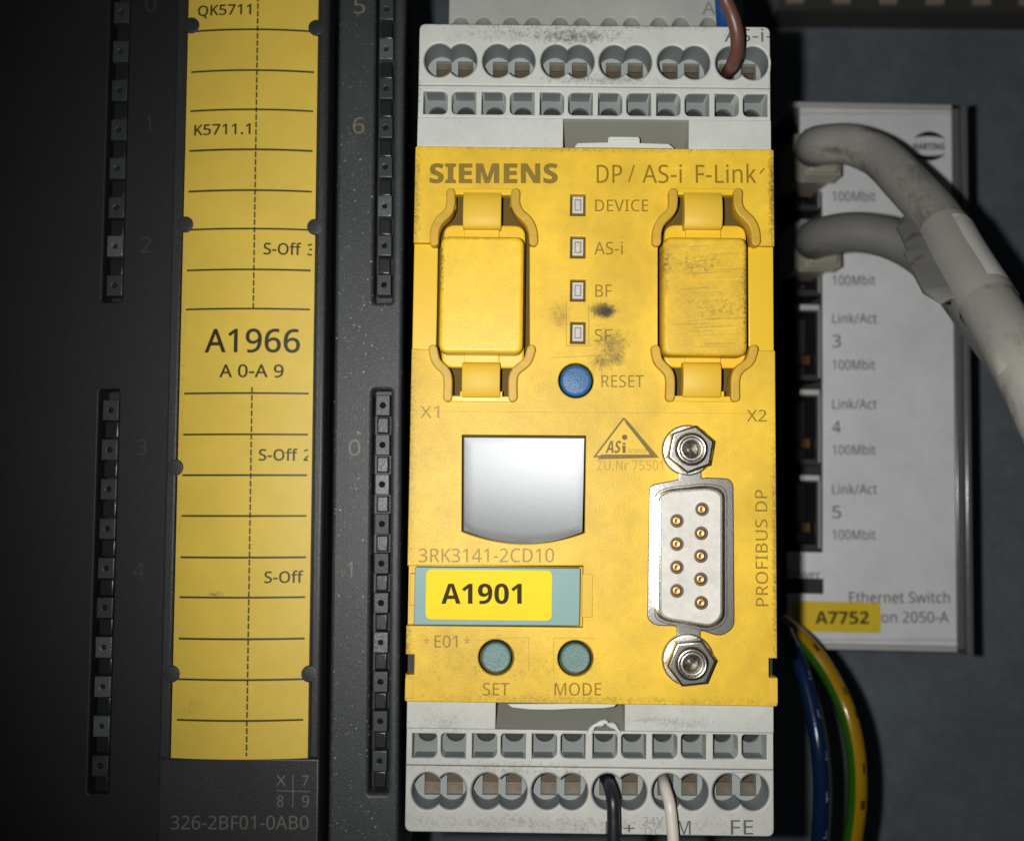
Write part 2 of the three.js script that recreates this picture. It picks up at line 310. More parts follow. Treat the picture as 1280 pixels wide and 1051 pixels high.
{
  const L = -22.5, Rr = 22.5;
  const yS = (py, px) => W(px, py)[1];
  // outline, anticlockwise from the top left; side steps beside the caps, clip notches near the bottom
  const out = [[L, H2, 0.3], [L, yS(303, 518)], [W(545, 303)[0], yS(303, 545)], ...pocket(0, 0), [W(545, 436)[0], yS(436, 545)], [L, yS(436, 512)],
    [L, yS(707, 510)], [W(729, 707)[0], yS(707, 729)], [W(728.5, 784.5)[0], yS(784.5, 729)], [L, yS(782, 508)],
    [L, yS(818, 506)], [L + 1.05, yS(818, 506)], [L + 1.05, yS(843, 506)], [L, yS(843, 505)], [L, -H2, 0.2],
    [Rr, -H2, 0.2], [Rr, yS(847, 972)], [Rr - 1.0, yS(847, 972)], [Rr - 1.0, yS(823, 972)], [Rr, yS(823, 972)],
    [Rr, yS(438, 969)], [W(939.5, 438)[0], yS(438, 938)], ...pocket(277.5, 8), [W(939.5, 307)[0], yS(307, 938)], [Rr, yS(307, 968)], [Rr, H2, 0.3]];
  const holes = [...LEDS.map(([x, y]) => pxRect(x - 9.5, y - 13.5, x + 9.5, y + 13.5, 0)), ...BUTTONS.map(([x, y]) => circ(...W(x, y), 2.18)), displayHole()];
  part('front_cover', ex(poly(out), -1.6, 0, 0.14, 2, holes, 16), M.face, gw, { uv: 'xy' });
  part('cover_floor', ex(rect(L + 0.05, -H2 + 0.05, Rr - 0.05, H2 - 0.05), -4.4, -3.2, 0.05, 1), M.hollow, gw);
  // lower, smoother cheeks beside the caps
  for (const [a, b] of [[[L + 0.02, yS(435.6, 512)], [W(547, 303)[0], yS(303.4, 518)]], [[W(937.5, 438)[0], yS(437.6, 969)], [Rr - 0.02, yS(307.4, 968)]]]) part('side_cheek', ex(rect(a[0], a[1], b[0], b[1]), -3.1, -0.55, 0.12), M.yellowSmooth, gw);
  // the two snap clips at the foot of the cover
  for (const [x0, x1, p] of [[L + 0.0, L + 1.0, 505], [Rr - 0.95, Rr + 0.02, 972]]) part('snap_clip', ex(rect(x0, -H2 + 0.35, x1, yS(848, p)), -3, 0.12, 0.12), M.yellow, gw);
  for (const s of [-1, 1]) part('clip_slot', box(s * 21.95 - 0.5, yS(849, s < 0 ? 505 : 972), -3.1, s * 21.95 + 0.5, yS(817, s < 0 ? 505 : 972), -2.2), M.dark, gw);
  for (const g of [box(L + 0.02, -H2 + 0.02, -12, L + 0.6, yS(846, 505), -1.65), box(L + 0.02, yS(816, 505), -12, L + 0.6, H2 - 0.02, -1.65), box(Rr - 0.6, -H2 + 0.02, -12, Rr - 0.02, yS(850, 972), -1.65), box(Rr - 0.6, yS(820, 972), -12, Rr - 0.02, H2 - 0.02, -1.65)]) part('cover_skirt', g, M.yellow, gw);
}
// --- dust caps: block, flange, strap loops and the four curved guide arms round each
for (const { dx } of CAPS) {
  const right = dx > 0, X = (x) => x + dx;
  const cap = part('dust_cap', (() => {
    const s = right ? pxRect(829.5, 296, 934.5, 444, 2.6, 1.15) : pxRect(549.5, 295, 654, 441, 2.6, 1.15);
    return ex(s, -0.6, 2.6, 0.5, 5, [], 12);
  })(), null, gw, { uv: 'xy', label: right ? 'scuffed yellow cap with grey rub marks' : undefined });
  const cs = sheet(W(X(540), 370)[0], W(X(600), 455)[1], W(X(668), 370)[0], W(X(600), 285)[1], 34, right ? '#d0a928' : '#e2bb2c', 2.5);
  cs.mottle(right ? 31 : 32, right ? 0.12 : 0.07, 4);
  if (right) { for (let i = 0; i < 60; i++) { const y = 305 + R() * 130, x = 830 + R() * 60; cs.line([[x, y], [x + 12 + R() * 45, y - 3 + R() * 2]], 0.6 + R() * 1.4, R() < 0.6 ? '#7a6524' : '#e9d47a', 0.1 + R() * 0.16); } cs.smudge(932, 370, 4, 60, 300, '#4d3f12', 0.25, 41); cs.smudge(832, 330, 4, 40, 160, '#4d3f12', 0.2, 43); cs.smudge(870, 330, 25, 12, 200, '#6d5b1c', 0.16, 44, 1.6); cs.smudge(895, 385, 25, 14, 200, '#6d5b1c', 0.14, 47, 1.6); }
  else { cs.smudge(551, 330, 3, 40, 200, '#5d4c14', 0.25, 45); cs.smudge(600, 297, 40, 3, 300, '#6d5b1c', 0.07, 46); }
  cs.speckle(500, '#fff3b0', 0.25, right ? 48 : 49, 0.8);
  cap.material = phys({ map: cs.texture(), roughness: right ? 0.5 : 0.4, bumpMap: sized(fineT, 22), bumpScale: 1.4e-5 });
  part('cap_flange', ex(pxRect(X(553), 281, X(656), 460, -0.8, 1.5), -2.4, -0.75, 0.3, 3), M.yellowSmooth, cap);
  for (const [y0, y1, up, xo] of [[238, 285, 1, 0], [452, 497, -1, -1.5]]) {
    // strap: a band arched over the pocket, from the cap to its anchor bar
    const a = W(X(578.5 + xo), (y0 + y1) / 2, 1.2), b = W(X(626.5 + xo), (y0 + y1) / 2, 1.2), yt = W(X(602), y0, 1)[1], yb = W(X(602), y1, 1)[1];
    const prof = new THREE.Shape(), h = yt - yb;                         // profile in (y, z), pushed along x
    prof.moveTo(yb, -1.4); prof.lineTo(yb, 0.35); prof.quadraticCurveTo(yb + 0.1, 1.0, yb + h * 0.3, 1.15); prof.quadraticCurveTo(yb + h * 0.75, 1.25, yt - 0.15, 0.55); prof.quadraticCurveTo(yt, 0.3, yt, -1.4); prof.closePath();
    let g = new THREE.ExtrudeGeometry(prof, { depth: b[0] - a[0] - 0.3, bevelEnabled: true, bevelSize: 0.15, bevelThickness: 0.15, bevelOffset: -0.15, bevelSegments: 2, curveSegments: 10 });
    if (up < 0) { g.translate(-(yt + yb) / 2, 0, 0); g.scale(-1, 1, -1); g.translate((yt + yb) / 2, 0, b[0] - a[0] - 0.3); }
    g.applyMatrix4(new THREE.Matrix4().makeBasis(new THREE.Vector3(0, 1, 0), new THREE.Vector3(0, 0, 1), new THREE.Vector3(1, 0, 0)));
    g.translate(a[0] + 0.15, 0, 0);
    part('strap', toCreasedNormals(g, 0.6), M.yellow, cap);
    const n0 = up > 0 ? 284 : 438, n1 = up > 0 ? 300 : 453;
    part('strap_neck', ex(pxRect(X(580), n0, X(624), n1, 0), -0.7, -0.1, 0.1), M.yellowSmooth, cap);
    part('anchor_bar', up > 0 ? ex(pxRect(X(567), 235.5, X(641), 243.5, 0.1, 0.1), -1, 0.22, 0.12) : [ex(pxRect(X(563), 495, X(640), 502.5, 0.1, 0.1), -1, 0.22, 0.12), ex(pxRect(X(575), 489, X(588), 496, -0.2), -1.2, -0.1, 0.1), ex(pxRect(X(612), 489, X(628), 496, -0.2), -1.2, -0.1, 0.1)], M.yellowSmooth, cap);
  }
  const arms = [
    [[563.5, 242], [563.5, 256], [560, 266], [549, 277], [543.8, 289], [543, 303]], [[644.5, 242], [644.5, 256], [649, 266], [660, 277], [665.5, 289], [666.8, 303]],
    [[541.5, 437], [545.3, 452], [556.5, 464], [560, 475], [559.7, 497]], [[664, 437], [658.8, 452], [646, 463], [641.2, 474], [641, 497]]];
  for (const a of arms) {
    const c = new THREE.SplineCurve(a.map(([x, y]) => V2(W(X(x), y, 0.5)))), n = 26, hw = 0.56, L = [], Q = [], cap = (o, d, s) => { const r = []; for (let i = 1; i < 6; i++) { const t = -Math.PI / 2 + Math.PI * i / 6; r.push(new THREE.Vector2(o.x + hw * (d.x * Math.cos(t) * s - d.y * Math.sin(t) * s), o.y + hw * (d.y * Math.cos(t) * s + d.x * Math.sin(t) * s))); } return r; };
    for (let i = 0; i <= n; i++) { const o = c.getPointAt(i / n), d = c.getTangentAt(i / n); L.push(new THREE.Vector2(o.x + hw * d.y, o.y - hw * d.x)); Q.unshift(new THREE.Vector2(o.x - hw * d.y, o.y + hw * d.x)); }
    const end = cap(c.getPointAt(1), c.getTangentAt(1), 1), start = cap(c.getPointAt(0), c.getTangentAt(0), -1);
    part('guide_arm', ex(new THREE.Shape([...L, ...end, ...Q, ...start]), -1.5, 1.1, 0.2, 3), M.grimyYellow, gw);
  }
}
// --- status lamp windows
for (const [x, y] of LEDS) {
  const w = part('status_lamp', ex(pxRect(x - 7, y - 10.5, x + 7, y + 10.5, -0.6, 0.15), -2.4, -0.55, 0.16, 2), M.clear, gw);
  part('lamp_lens', ex(pxRect(x - 3.2, y - 6, x + 3.2, y + 6, -0.4, 0.1), -0.7, -0.35, 0.12, 2), M.clear, w);
  part('lamp_core', ex(pxRect(x - 4.4, y - 7.4, x + 4.4, y + 7.4, -0.5, 0.1), -0.8, -0.5, 0.08, 1, [pxRect(x - 3.3, y - 6.1, x + 3.3, y + 6.1, -0.5)]), M.lampRing, w);
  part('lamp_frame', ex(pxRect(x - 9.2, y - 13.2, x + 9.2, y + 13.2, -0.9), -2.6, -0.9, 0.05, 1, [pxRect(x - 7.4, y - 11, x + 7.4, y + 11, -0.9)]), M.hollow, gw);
}
// --- push buttons
for (const [x, y, mat, name] of BUTTONS) {
  const [cx, cy] = W(x, y + 0.5, -0.5);
  part(name, mat === 'blueCap' ? lathe(cx, cy, [[0, -0.12], [1.5, -0.15], [1.86, -0.3], [1.98, -0.6], [2.0, -3.1]].reverse()) : lathe(cx, cy, [[0, -0.72], [1.42, -0.75], [1.5, -0.7], [1.62, -0.7], [1.8, -0.86], [1.86, -1.2], [1.88, -3.1]].reverse()), M[mat], gw, { uv: 'xy' });
}
// --- metal cover plate: bowed sheet with a curved lower edge
{
  const nx = 24, ny = 20, a = W(580.5, 547, -0.2), b = W(729.5, 547, -0.2), dn = W(655, 664, -0.2)[1], low = W(655, 680, -0.2)[1], pos = [], idx = [], mid = (a[0] + b[0]) / 2, hw = (b[0] - a[0]) / 2;
  const zz = (x, y) => 0.5 + 0.085 * (x - mid) - 0.04 * (a[1] - y) - 0.0062 * (a[1] - y) ** 2;
  for (const back of [0, 1]) for (let j = 0; j <= ny; j++) for (let i = 0; i <= nx; i++) {
    const u = i / nx * 2 - 1, x = mid + u * hw * (1 - 0.012 * j / ny), yb = dn + (low - dn) * (1 - u * u), y = a[1] + (yb - a[1]) * j / ny;
    const e = Math.max(Math.abs(u), j === 0 || j === ny ? 1 : 0) >= 1 ? 0.05 : 0;
    pos.push(x, y, back ? -2.2 : zz(x, y) - e);
  }
  const N = (nx + 1) * (ny + 1), id = (i, j, k) => k * N + j * (nx + 1) + i;
  for (let j = 0; j < ny; j++) for (let i = 0; i < nx; i++) { idx.push(id(i, j + 1, 0), id(i + 1, j + 1, 0), id(i, j, 0), id(i + 1, j + 1, 0), id(i + 1, j, 0), id(i, j, 0)); }
  const wall = (p, q) => idx.push(p, q, p + N, q, q + N, p + N);
  for (let i = 0; i < nx; i++) { wall(id(i + 1, 0, 0), id(i, 0, 0)); wall(id(i, ny, 0), id(i + 1, ny, 0)); }
  for (let j = 0; j < ny; j++) { wall(id(0, j, 0), id(0, j + 1, 0)); wall(id(nx, j + 1, 0), id(nx, j, 0)); }
  const g = new THREE.BufferGeometry(); g.setAttribute('position', new THREE.Float32BufferAttribute(pos, 3)); g.setIndex(idx);
  part('metal_plate', toCreasedNormals(g, 0.5), M.plate, gw, { uv: 'xy' });
  const s = displayHole(); part('plate_recess', ex(s, -3.15, -2.3, 0.02, 1), M.dark, gw);
}
// --- teal name plate with its yellow sticker, in a tray open to the left
{
  const y0 = W(510, 782)[1], y1 = W(510, 707.5)[1];
  part('label_tray', [box(-22.45, y0, -3.1, W(729, 745)[0], y1, -1.75), ex(pxRect(512, 717, 519, 757, -0.4), -1.8, -0.4, 0.1)], M.yellow, gw);
  const lp = part('label_plate', ex(pxPoly([[518.5, 708.5], [725.5, 710], [724.5, 782], [517, 781]], -0.35, 0.1), -1.7, -0.3, 0.1), M.teal, gw);
  const st = sheet(W(526, 740)[0], W(600, 782)[1], W(696, 740)[0], W(600, 705)[1], 40, '#efd22c', -0.2);
  st.mottle(61, 0.03, 5); st.text('A1901', 551.5, 652.5, 754.5, 729.5, { bold: true, color: '#2a2412', alpha: 0.95 });
  part('sticker', ex(pxRect(532, 712, 690, 775, -0.2, 0.8), -0.33, -0.2, 0.03, 1), phys({ map: st.texture(), roughness: 0.6, specularIntensity: 0.25 }), lp, { uv: 'xy' });
  part('label_tab', ex(pxRect(727.5, 717.5, 741, 772, 0.1, 0.1), -0.6, 0.12, 0.1), M.yellow, gw);
}
// --- nine pole connector
{
  const zf = 0.55, flange = pxPoly([[812, 606, 0.7], [848, 599, 0.2], [848, 572], [877, 572], [877, 598, 0.2], [884, 596.5], [917, 598, 1.2], [918.5, 785, 1.1], [901, 796, 0.8], [876, 788, 0.3], [876, 815], [846, 815], [846, 783, 0.3], [819, 782, 0.6], [809, 774, 0.6]], 0.45, 0);
  const D = (g, z) => pxPoly([[825 - g, 622 - g, 1.0], [836, 615 - g, 0.9], [884, 610 - g, 1.0], [903 + g, 615 - g, 1.7], [903 + g, 772 + g, 1.9], [889, 783 + g, 1.1], [835, 774 + g, 0.9], [825 - g, 768 + g, 1.0]], z, 0);
  const con = part('serial_connector', ex(flange, 0.02, zf, 0.14, 3), M.metal, gw, { label: 'nine pole connector with metal shell' });
  // skirt where the shell rises from the flange
  const sk = []; for (let i = 0; i < 5; i++) { const t = i / 4; sk.push(ex(D(6.5 - 5.2 * Math.sqrt(t), 0.6 + t), 0.4, 0.62 + 0.9 * t * t, 0.1, 2)); }
  part('shell', [...sk, ex(D(1, 4.3), 0.5, 4.3, 0.1, 2, [D(-1.2, 4.3)], 14)], M.metal, con);
  part('insulator', ex(D(-1.5, 4.1), 1, 4.1, 0.12, 2, [], 14), M.insulator, con);
  for (const [x, y] of [[878, 636.5], [877, 666.5], [876.5, 695], [876.5, 724], [877, 753.5], [846.5, 651], [846.5, 680], [846.5, 709], [846.5, 738.5]]) {
    const [cx, cy] = W(x, y, 4.2);
    part('contact_sleeve', lathe(cx, cy, [[0.0, 4.12], [0.14, 4.14], [0.3, 4.18], [0.46, 4.17], [0.57, 4.08], [0.6, 3.9]].reverse(), 20), M.copper, con);
    part('contact_shade_ring', lathe(cx, cy, [[0.5, 4.107], [0.7, 4.108], [0.8, 4.11], [0.84, 4.09]].reverse(), 20), M.clampDark, con);  // dark ring on the flat face, painting a shaded groove
  }
  for (const [x, y, ph] of [[862, 562, 0.35], [862.5, 827, 0.12]]) {
    const [cx, cy] = W(x, y, 2), hex = new THREE.Shape(); for (let i = 0; i < 6; i++) { const a = ph + i * Math.PI / 3, p = [cx + 2.95 * Math.cos(a), cy + 2.95 * Math.sin(a)]; i ? hex.lineTo(...p) : hex.moveTo(...p); } hex.closePath();
    const nut = part('hex_standoff', ex(hex, 0.6, 3.4, 0.3, 3, [circ(cx, cy, 1.7)]), M.metal, con);
    part('washer', lathe(cx, cy, [[1.4, 0.56], [1.4, 0.9], [2.9, 0.95], [3.1, 0.8], [3.12, 0.03]].reverse()), M.dullMetal, con);
    part('threaded_collar', lathe(cx, cy, [[1.28, 0.9], [1.28, 3.6], [1.42, 3.85], [1.7, 3.9], [1.95, 3.65], [2.05, 3.3]].reverse()), M.metal, nut);
    const th = []; for (let i = 0; i < 6; i++) th.push(new THREE.TorusGeometry(1.22, 0.13, 8, 30).translate(cx, cy, 2.3 + i * 0.26));
    part('screw_thread', th, M.dullMetal, nut);
    part('screw_tip', lathe(cx, cy, [[0, 3.3], [0.35, 3.1], [0.95, 2.75], [1.15, 2.2], [1.2, 0.9]].reverse(), 28), M.metal, nut);
  }
}

// ================================================================ terminal blocks of the gateway
function terminalBlock({ up, z, yEdge, yIn, circles, cy, squares, sy, seam, ledge, tongue, recess, print, broken }) {
  // up = 1: the block above the cover, -1: the one below. Everything measured at depth z.
  const Y = (py, px = 740) => W(px, py, z)[1], X = (px, py) => W(px, py, z)[0];
  const x0 = -22.35, x1 = 22.3, band = (a, b, zz, hs, bev = 0.18, rOut = 0) => {
    const lo = Math.min(a, b), hi = Math.max(a, b);
    const s = up > 0 ? poly([[x0, lo], [x1, lo], [x1, hi, rOut], [x0, hi, rOut]]) : poly([[x0, lo, rOut], [x1, lo, rOut], [x1, hi], [x0, hi]]);
    return ex(s, zz - 6, zz, bev, 3, hs, 14);
  };
  const rx = 1.98, ry = 2.22, fig = [], pair = [];
  for (const [a, b] of circles) {
    const ca = W(a + 20, cy(a), z), cb = W(b - 20, cy(b), z); pair.push([ca, cb]);
    const half = (cb[0] - ca[0]) / 2, t = Math.acos(half / rx), ym = (ca[1] + cb[1]) / 2, ring = [], n = 26;
    for (let i = 0; i <= n; i++) { const q = t + (2 * Math.PI - 2 * t) * i / n; ring.push(new THREE.Vector2(ca[0] + rx * Math.cos(q), ym + ry * Math.sin(q))); }
    for (let i = 1; i < n; i++) { const q = Math.PI + t + (2 * Math.PI - 2 * t) * i / n; ring.push(new THREE.Vector2(cb[0] + rx * Math.cos(q), ym + ry * Math.sin(q))); }
    const s = new THREE.Shape(ring);
    fig.push(s);
  }
  const sq = squares.map(([a, b], i) => {
    const l = W(a, sy(a), z), r = W(b, sy(b), z), h = 1.47, y = (l[1] + r[1]) / 2, rr = 0.95, odd = i % 2;
    const c = up > 0 ? [[l[0], y - h, odd ? 0.75 : 0], [r[0], y - h, odd ? 0 : 0.75], [r[0], y + h, odd ? 0 : rr], [l[0], y + h, odd ? rr : 0]] : [[l[0], y - h, odd ? rr : 0], [r[0], y - h, odd ? 0 : rr], [r[0], y + h, odd ? 0 : 0.5], [l[0], y + h, odd ? 0.5 : 0]];
    return { s: poly(c), x: (l[0] + r[0]) / 2, y, w: (r[0] - l[0]) / 2, h };
  });
  const mat = std({ map: print, roughness: 0.55, bumpMap: sized(fineT, 25), bumpScale: 1.2e-5 });
  const yE = Y(yEdge), yS = Y(seam), yL = Y(ledge), yI = up > 0 ? H2 + 0.12 : -H2 - 0.1;
  const blk = part('terminal_block', [band(yE, yS + up * 0.05, z, fig, 0.22, 0.9), band(yS - up * 0.03, yL, z - 0.08, sq.map((q) => q.s), 0.16)], mat, gw, { uv: 'xy', label: up > 0 ? 'grey terminal block above the yellow cover' : 'grey terminal block below the yellow cover, its rim broken' });
  // strip between holes and cover, with its catch recess
  const [ra, rb] = recess, rs = 0.35;
  const mk = (a, b, extra = []) => { const lo = Math.min(yL - up * 0.05, yI), hi = Math.max(yL - up * 0.05, yI); return ex(extra.length ? poly(extra) : rect(a, lo, b, hi), z - 6, z + 0.1, 0.12, 2); };
  part('block_rim', [mk(x0, ra), mk(rb, x1)], mat, blk, { uv: 'xy' });
  // sloping floor of the recess
  const fl = new THREE.BufferGeometry(), zA = z - 1.0, zB = z - 5.6;
  fl.setAttribute('position', new THREE.Float32BufferAttribute([ra, yL, zA, rb, yL, zA, rb, yI, zB, ra, yL, zA, rb, yI, zB, ra, yI, zB].map((v) => v), 3)); if (up > 0) { const p = fl.attributes.position.array; for (let t = 0; t < 2; t++) for (let k = 0; k < 3; k++) { const q = p[t * 9 + 3 + k]; p[t * 9 + 3 + k] = p[t * 9 + 6 + k]; p[t * 9 + 6 + k] = q; } }
  fl.computeVertexNormals(); part('catch_recess', [fl, box(ra, Math.min(yL, yI), z - 6.4, rb, Math.max(yL, yI), z - 5.9)], M.greyDark, blk);
  part('catch_tongue', tongue(z), M.greyLight, blk);
  // added rings: shade on the hole walls, put into a darker grey
  for (const [ca, cb] of pair) {
    const half = (cb[0] - ca[0]) / 2, ym = (ca[1] + cb[1]) / 2, ringOf = (d) => { const X = rx - d, Yr = ry - d, t = Math.acos(half / X), n = 26, q = []; for (let i = 0; i <= n; i++) { const w = t + (2 * Math.PI - 2 * t) * i / n; q.push(new THREE.Vector2(ca[0] + X * Math.cos(w), ym + Yr * Math.sin(w))); } for (let i = 1; i < n; i++) { const w = Math.PI + t + (2 * Math.PI - 2 * t) * i / n; q.push(new THREE.Vector2(cb[0] + X * Math.cos(w), ym + Yr * Math.sin(w))); } return new THREE.Shape(q); };
    part('opening_shade_ring', ex(ringOf(0.015), z - 4.05, z - 0.2, 0, 1, [ringOf(0.07)]), M.recessShade, blk);
  }
  // inside the round openings: floor with wire chamber, clamp blades
  for (const [ca, cb] of pair) {
    const ym = (ca[1] + cb[1]) / 2, geosL = [], geosD = [];
    for (const c of [ca, cb]) {
      const x = c[0] + 0.3, hw = 1.0, yb = (a, b, z0, z1) => box(x - hw - 0.05, ym + Math.min(up * a, up * b), z0, x + hw + 0.05, ym + Math.max(up * a, up * b), z1);
      geosL.push(yb(up > 0 ? 0.78 : 0.2, 1.75, z - 6.0, z - 4.9)); geosD.push(yb(-2.2, up > 0 ? 0.77 : 0.19, z - 6.4, z - 5.2));
    }
    const xs = [ca[0] - 2.1, ca[0] - 0.7, ca[0] + 1.3, cb[0] - 0.7, cb[0] + 1.3, cb[0] + 2.1], ya = ym + up * 1.62, bar = (p, q, y0, y1) => box(p, Math.min(y0, y1), z - 5.4, q, Math.max(y0, y1), z - 4.1);
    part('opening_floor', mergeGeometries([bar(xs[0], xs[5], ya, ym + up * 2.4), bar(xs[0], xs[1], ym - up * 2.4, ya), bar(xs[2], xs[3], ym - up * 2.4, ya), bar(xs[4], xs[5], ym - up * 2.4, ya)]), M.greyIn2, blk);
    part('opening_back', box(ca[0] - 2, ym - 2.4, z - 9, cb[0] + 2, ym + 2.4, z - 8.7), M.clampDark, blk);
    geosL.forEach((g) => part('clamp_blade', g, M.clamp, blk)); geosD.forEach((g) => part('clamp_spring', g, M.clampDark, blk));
  }
  // inside the square openings: a rounded wall with the dark screwdriver hole
  for (const q of sq) {
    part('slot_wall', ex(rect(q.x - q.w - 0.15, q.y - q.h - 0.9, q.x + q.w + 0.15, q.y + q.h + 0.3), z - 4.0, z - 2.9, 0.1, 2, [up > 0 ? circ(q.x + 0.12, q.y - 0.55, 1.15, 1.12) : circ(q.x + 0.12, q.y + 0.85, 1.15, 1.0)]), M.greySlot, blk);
    part('slot_shade_strip', box(q.x - q.w + 0.3, q.y + up * q.h - 0.05 - up * 0.06, z - 2.9, q.x + q.w - 0.3, q.y + up * q.h + 0.05 - up * 0.06, z - 0.25), M.recessShade, blk);  // added strip, its darker grey painting shade on the outer wall
    part('slot_shade_plate', box(q.x - q.w, q.y - q.h - 0.8, z - 4.8, q.x + q.w, q.y + q.h, z - 4.02), M.dark, blk);  // near-black plate close behind the hole, in place of deep shade
  }
  return blk;
}
const lin = (a, ya, b, yb) => (x) => ya + (yb - ya) * (x - a) / (b - a);
{
  const t = sheet(-23, 33.5, 23, 52, 26, '#bdc1bc', ZT); t.mottle(71, 0.05, 6); t.speckle(900, '#4b4a42', 0.25, 72, 0.7);
  t.smudge(740, 30, 220, 5, 1800, '#55524a', 0.126, 73, 1.4); t.smudge(720, 45, 45, 8, 840, '#4b4840', 0.138, 74, 1.5); t.smudge(650, 42, 60, 8, 520, '#55524a', 0.101, 75, 1.5); t.smudge(745, 100, 60, 5, 520, '#4b4840', 0.126, 76, 1.3); t.smudge(966, 110, 2, 40, 800, '#3d3428', 0.189, 77, 1); t.smudge(522, 100, 3, 50, 520, '#4b4840', 0.126, 78, 1.2);
  t.text('AS-i-', 906, 966, 52, 36, { color: '#5a594f', alpha: 0.9 });
  const circles = [[529, 597], [602, 670], [675, 744], [748, 816], [821, 889], [894, 962]], squares = []; circles.forEach(([a]) => { squares.push([a, a + 30], [a + 35.5, a + 66]); });
  const tongue = (z) => [ex(pxPoly([[718, 184], [722, 178.5], [760, 177.5], [760, 171.5], [800, 172.5], [800, 178.5], [836, 179.5], [843, 185]], z - 0.3, 0), z - 3.5, z - 0.3, 0.1), ex(pxRect(762, 170.5, 799, 174, z), z - 2.5, z - 0.05, 0.1)];
  terminalBlock({ up: 1, z: ZT, yEdge: 31, circles, cy: lin(529, 74.5, 962, 78.5), squares, sy: lin(529, 127.5, 962, 131), seam: 108, ledge: 148, recess: [W(704, 165, ZT)[0], W(861, 165, ZT)[0]], tongue, print: t.texture() });
}
{
  const t = sheet(-23, -52, 23, -33.5, 26, '#b7b9b4', ZB); t.mottle(81, 0.06, 6); t.speckle(900, '#4b4a42', 0.25, 82, 0.7);
  t.smudge(700, 1030, 200, 8, 1200, '#55524a', 0.101, 83, 1.5); t.smudge(560, 905, 40, 12, 600, '#4b4840', 0.069, 84, 1.2); t.smudge(640, 960, 100, 8, 600, '#5a574d', 0.114, 85, 1.4); t.smudge(820, 900, 40, 4, 240, '#3d3a34', 0.087, 86, 1.2); t.smudge(860, 905, 25, 5, 180, '#3d3a34', 0.087, 87, 1.2);
  const c = { color: '#54544e', alpha: 0.95 };
  t.text('L', 757, 768, 1043, 1027, c); t.text('+', 779, 794, 1043, 1030, { ...c, cap: 0.6 }); t.text('24V', 803, 830, 1032, 1021, { color: '#8a8a84', alpha: 0.8 }); t.text('DC', 806, 828, 1044, 1034, { color: '#8a8a84', alpha: 0.7 }); t.text('M', 847, 864, 1043, 1026, c); t.text('FE', 914, 942, 1043, 1025, c);
  const circles = [[514, 583], [589, 659], [664, 735], [740, 809], [815, 886], [891, 962]], squares = []; circles.forEach(([a]) => { squares.push([a + 1, a + 32], [a + 37, a + 68]); });
  const tongue = (z) => [ex(pxPoly([[634, 880], [640, 884.5], [662, 887], [690, 887.5], [720, 886], [755, 885.5], [768, 883.5], [772, 879]], z - 0.3, 0.05), z - 3.5, z - 0.3, 0.1)];
  terminalBlock({ up: -1, z: ZB, yEdge: 1043, circles, cy: lin(514, 989, 962, 990.5), squares, sy: lin(514, 932.5, 962, 934), seam: 959.5, ledge: 913.5, recess: [W(619.5, 898, ZB)[0], W(781, 898, ZB)[0]], tongue, print: t.texture() });
  // the broken, pale edge above the seventh opening
  part('broken_edge', [...tube(pxPath([[737, 917, ZB], [742, 908, ZB + 0.1], [752, 904, ZB + 0.1], [757, 902, ZB + 0.2], [760, 905, ZB + 0.1], [768, 908, ZB], [774, 916, ZB]]), (u) => 0.32 + 0.1 * Math.sin(u * 19), 40, 8)], M.greyLight, gw, { label: 'pale broken plastic rim' });
}
// second, deeper terminal row behind the top block, and the housing
{
  const z = ZREAR, t = sheet(-32, 38, 32, 70, 14, '#b0b4b0', z); t.mottle(91, 0.06, 8); t.text('A', 878, 895, 18, 2, { color: '#77766c', alpha: 0.8 });
  const hs = [[575.6, 604], [638.4, 666], [700, 727], [762, 789.5], [824, 851], [886, 912]].flatMap(([a, b]) => [a, b]).map((x) => circ(...W(x, 40, z), 1.45, 2.3));
  const a = W(561, 10, z), b = W(929, 10, z);
  part('terminal_block', ex(rect(a[0], 36, b[0], W(700, -80, z)[1], 0.4), z - 8, z, 0.2, 2, hs), std({ map: t.texture(), roughness: 0.55 }), gw, { uv: 'xy', label: 'deeper grey terminal block behind the upper one' });
  part('block_floor', box(a[0] + 0.2, 36, z - 8.6, b[0] - 0.2, 50, z - 8.1), M.greyDark, gw);
  part('housing', [rbox(-22.2, W(740, 1040, ZB)[1] + 1, -110, 22.2, W(740, 60, ZT)[1], -12.5, 0.4), box(-22, -H2, -13, 22, H2, -4.5), box(-22, H2 + 0.2, -13, 22, 48, -7.6), box(-22, -46, -13, 22, -H2 - 0.3, -10.2)], M.greyIn, gw);
}

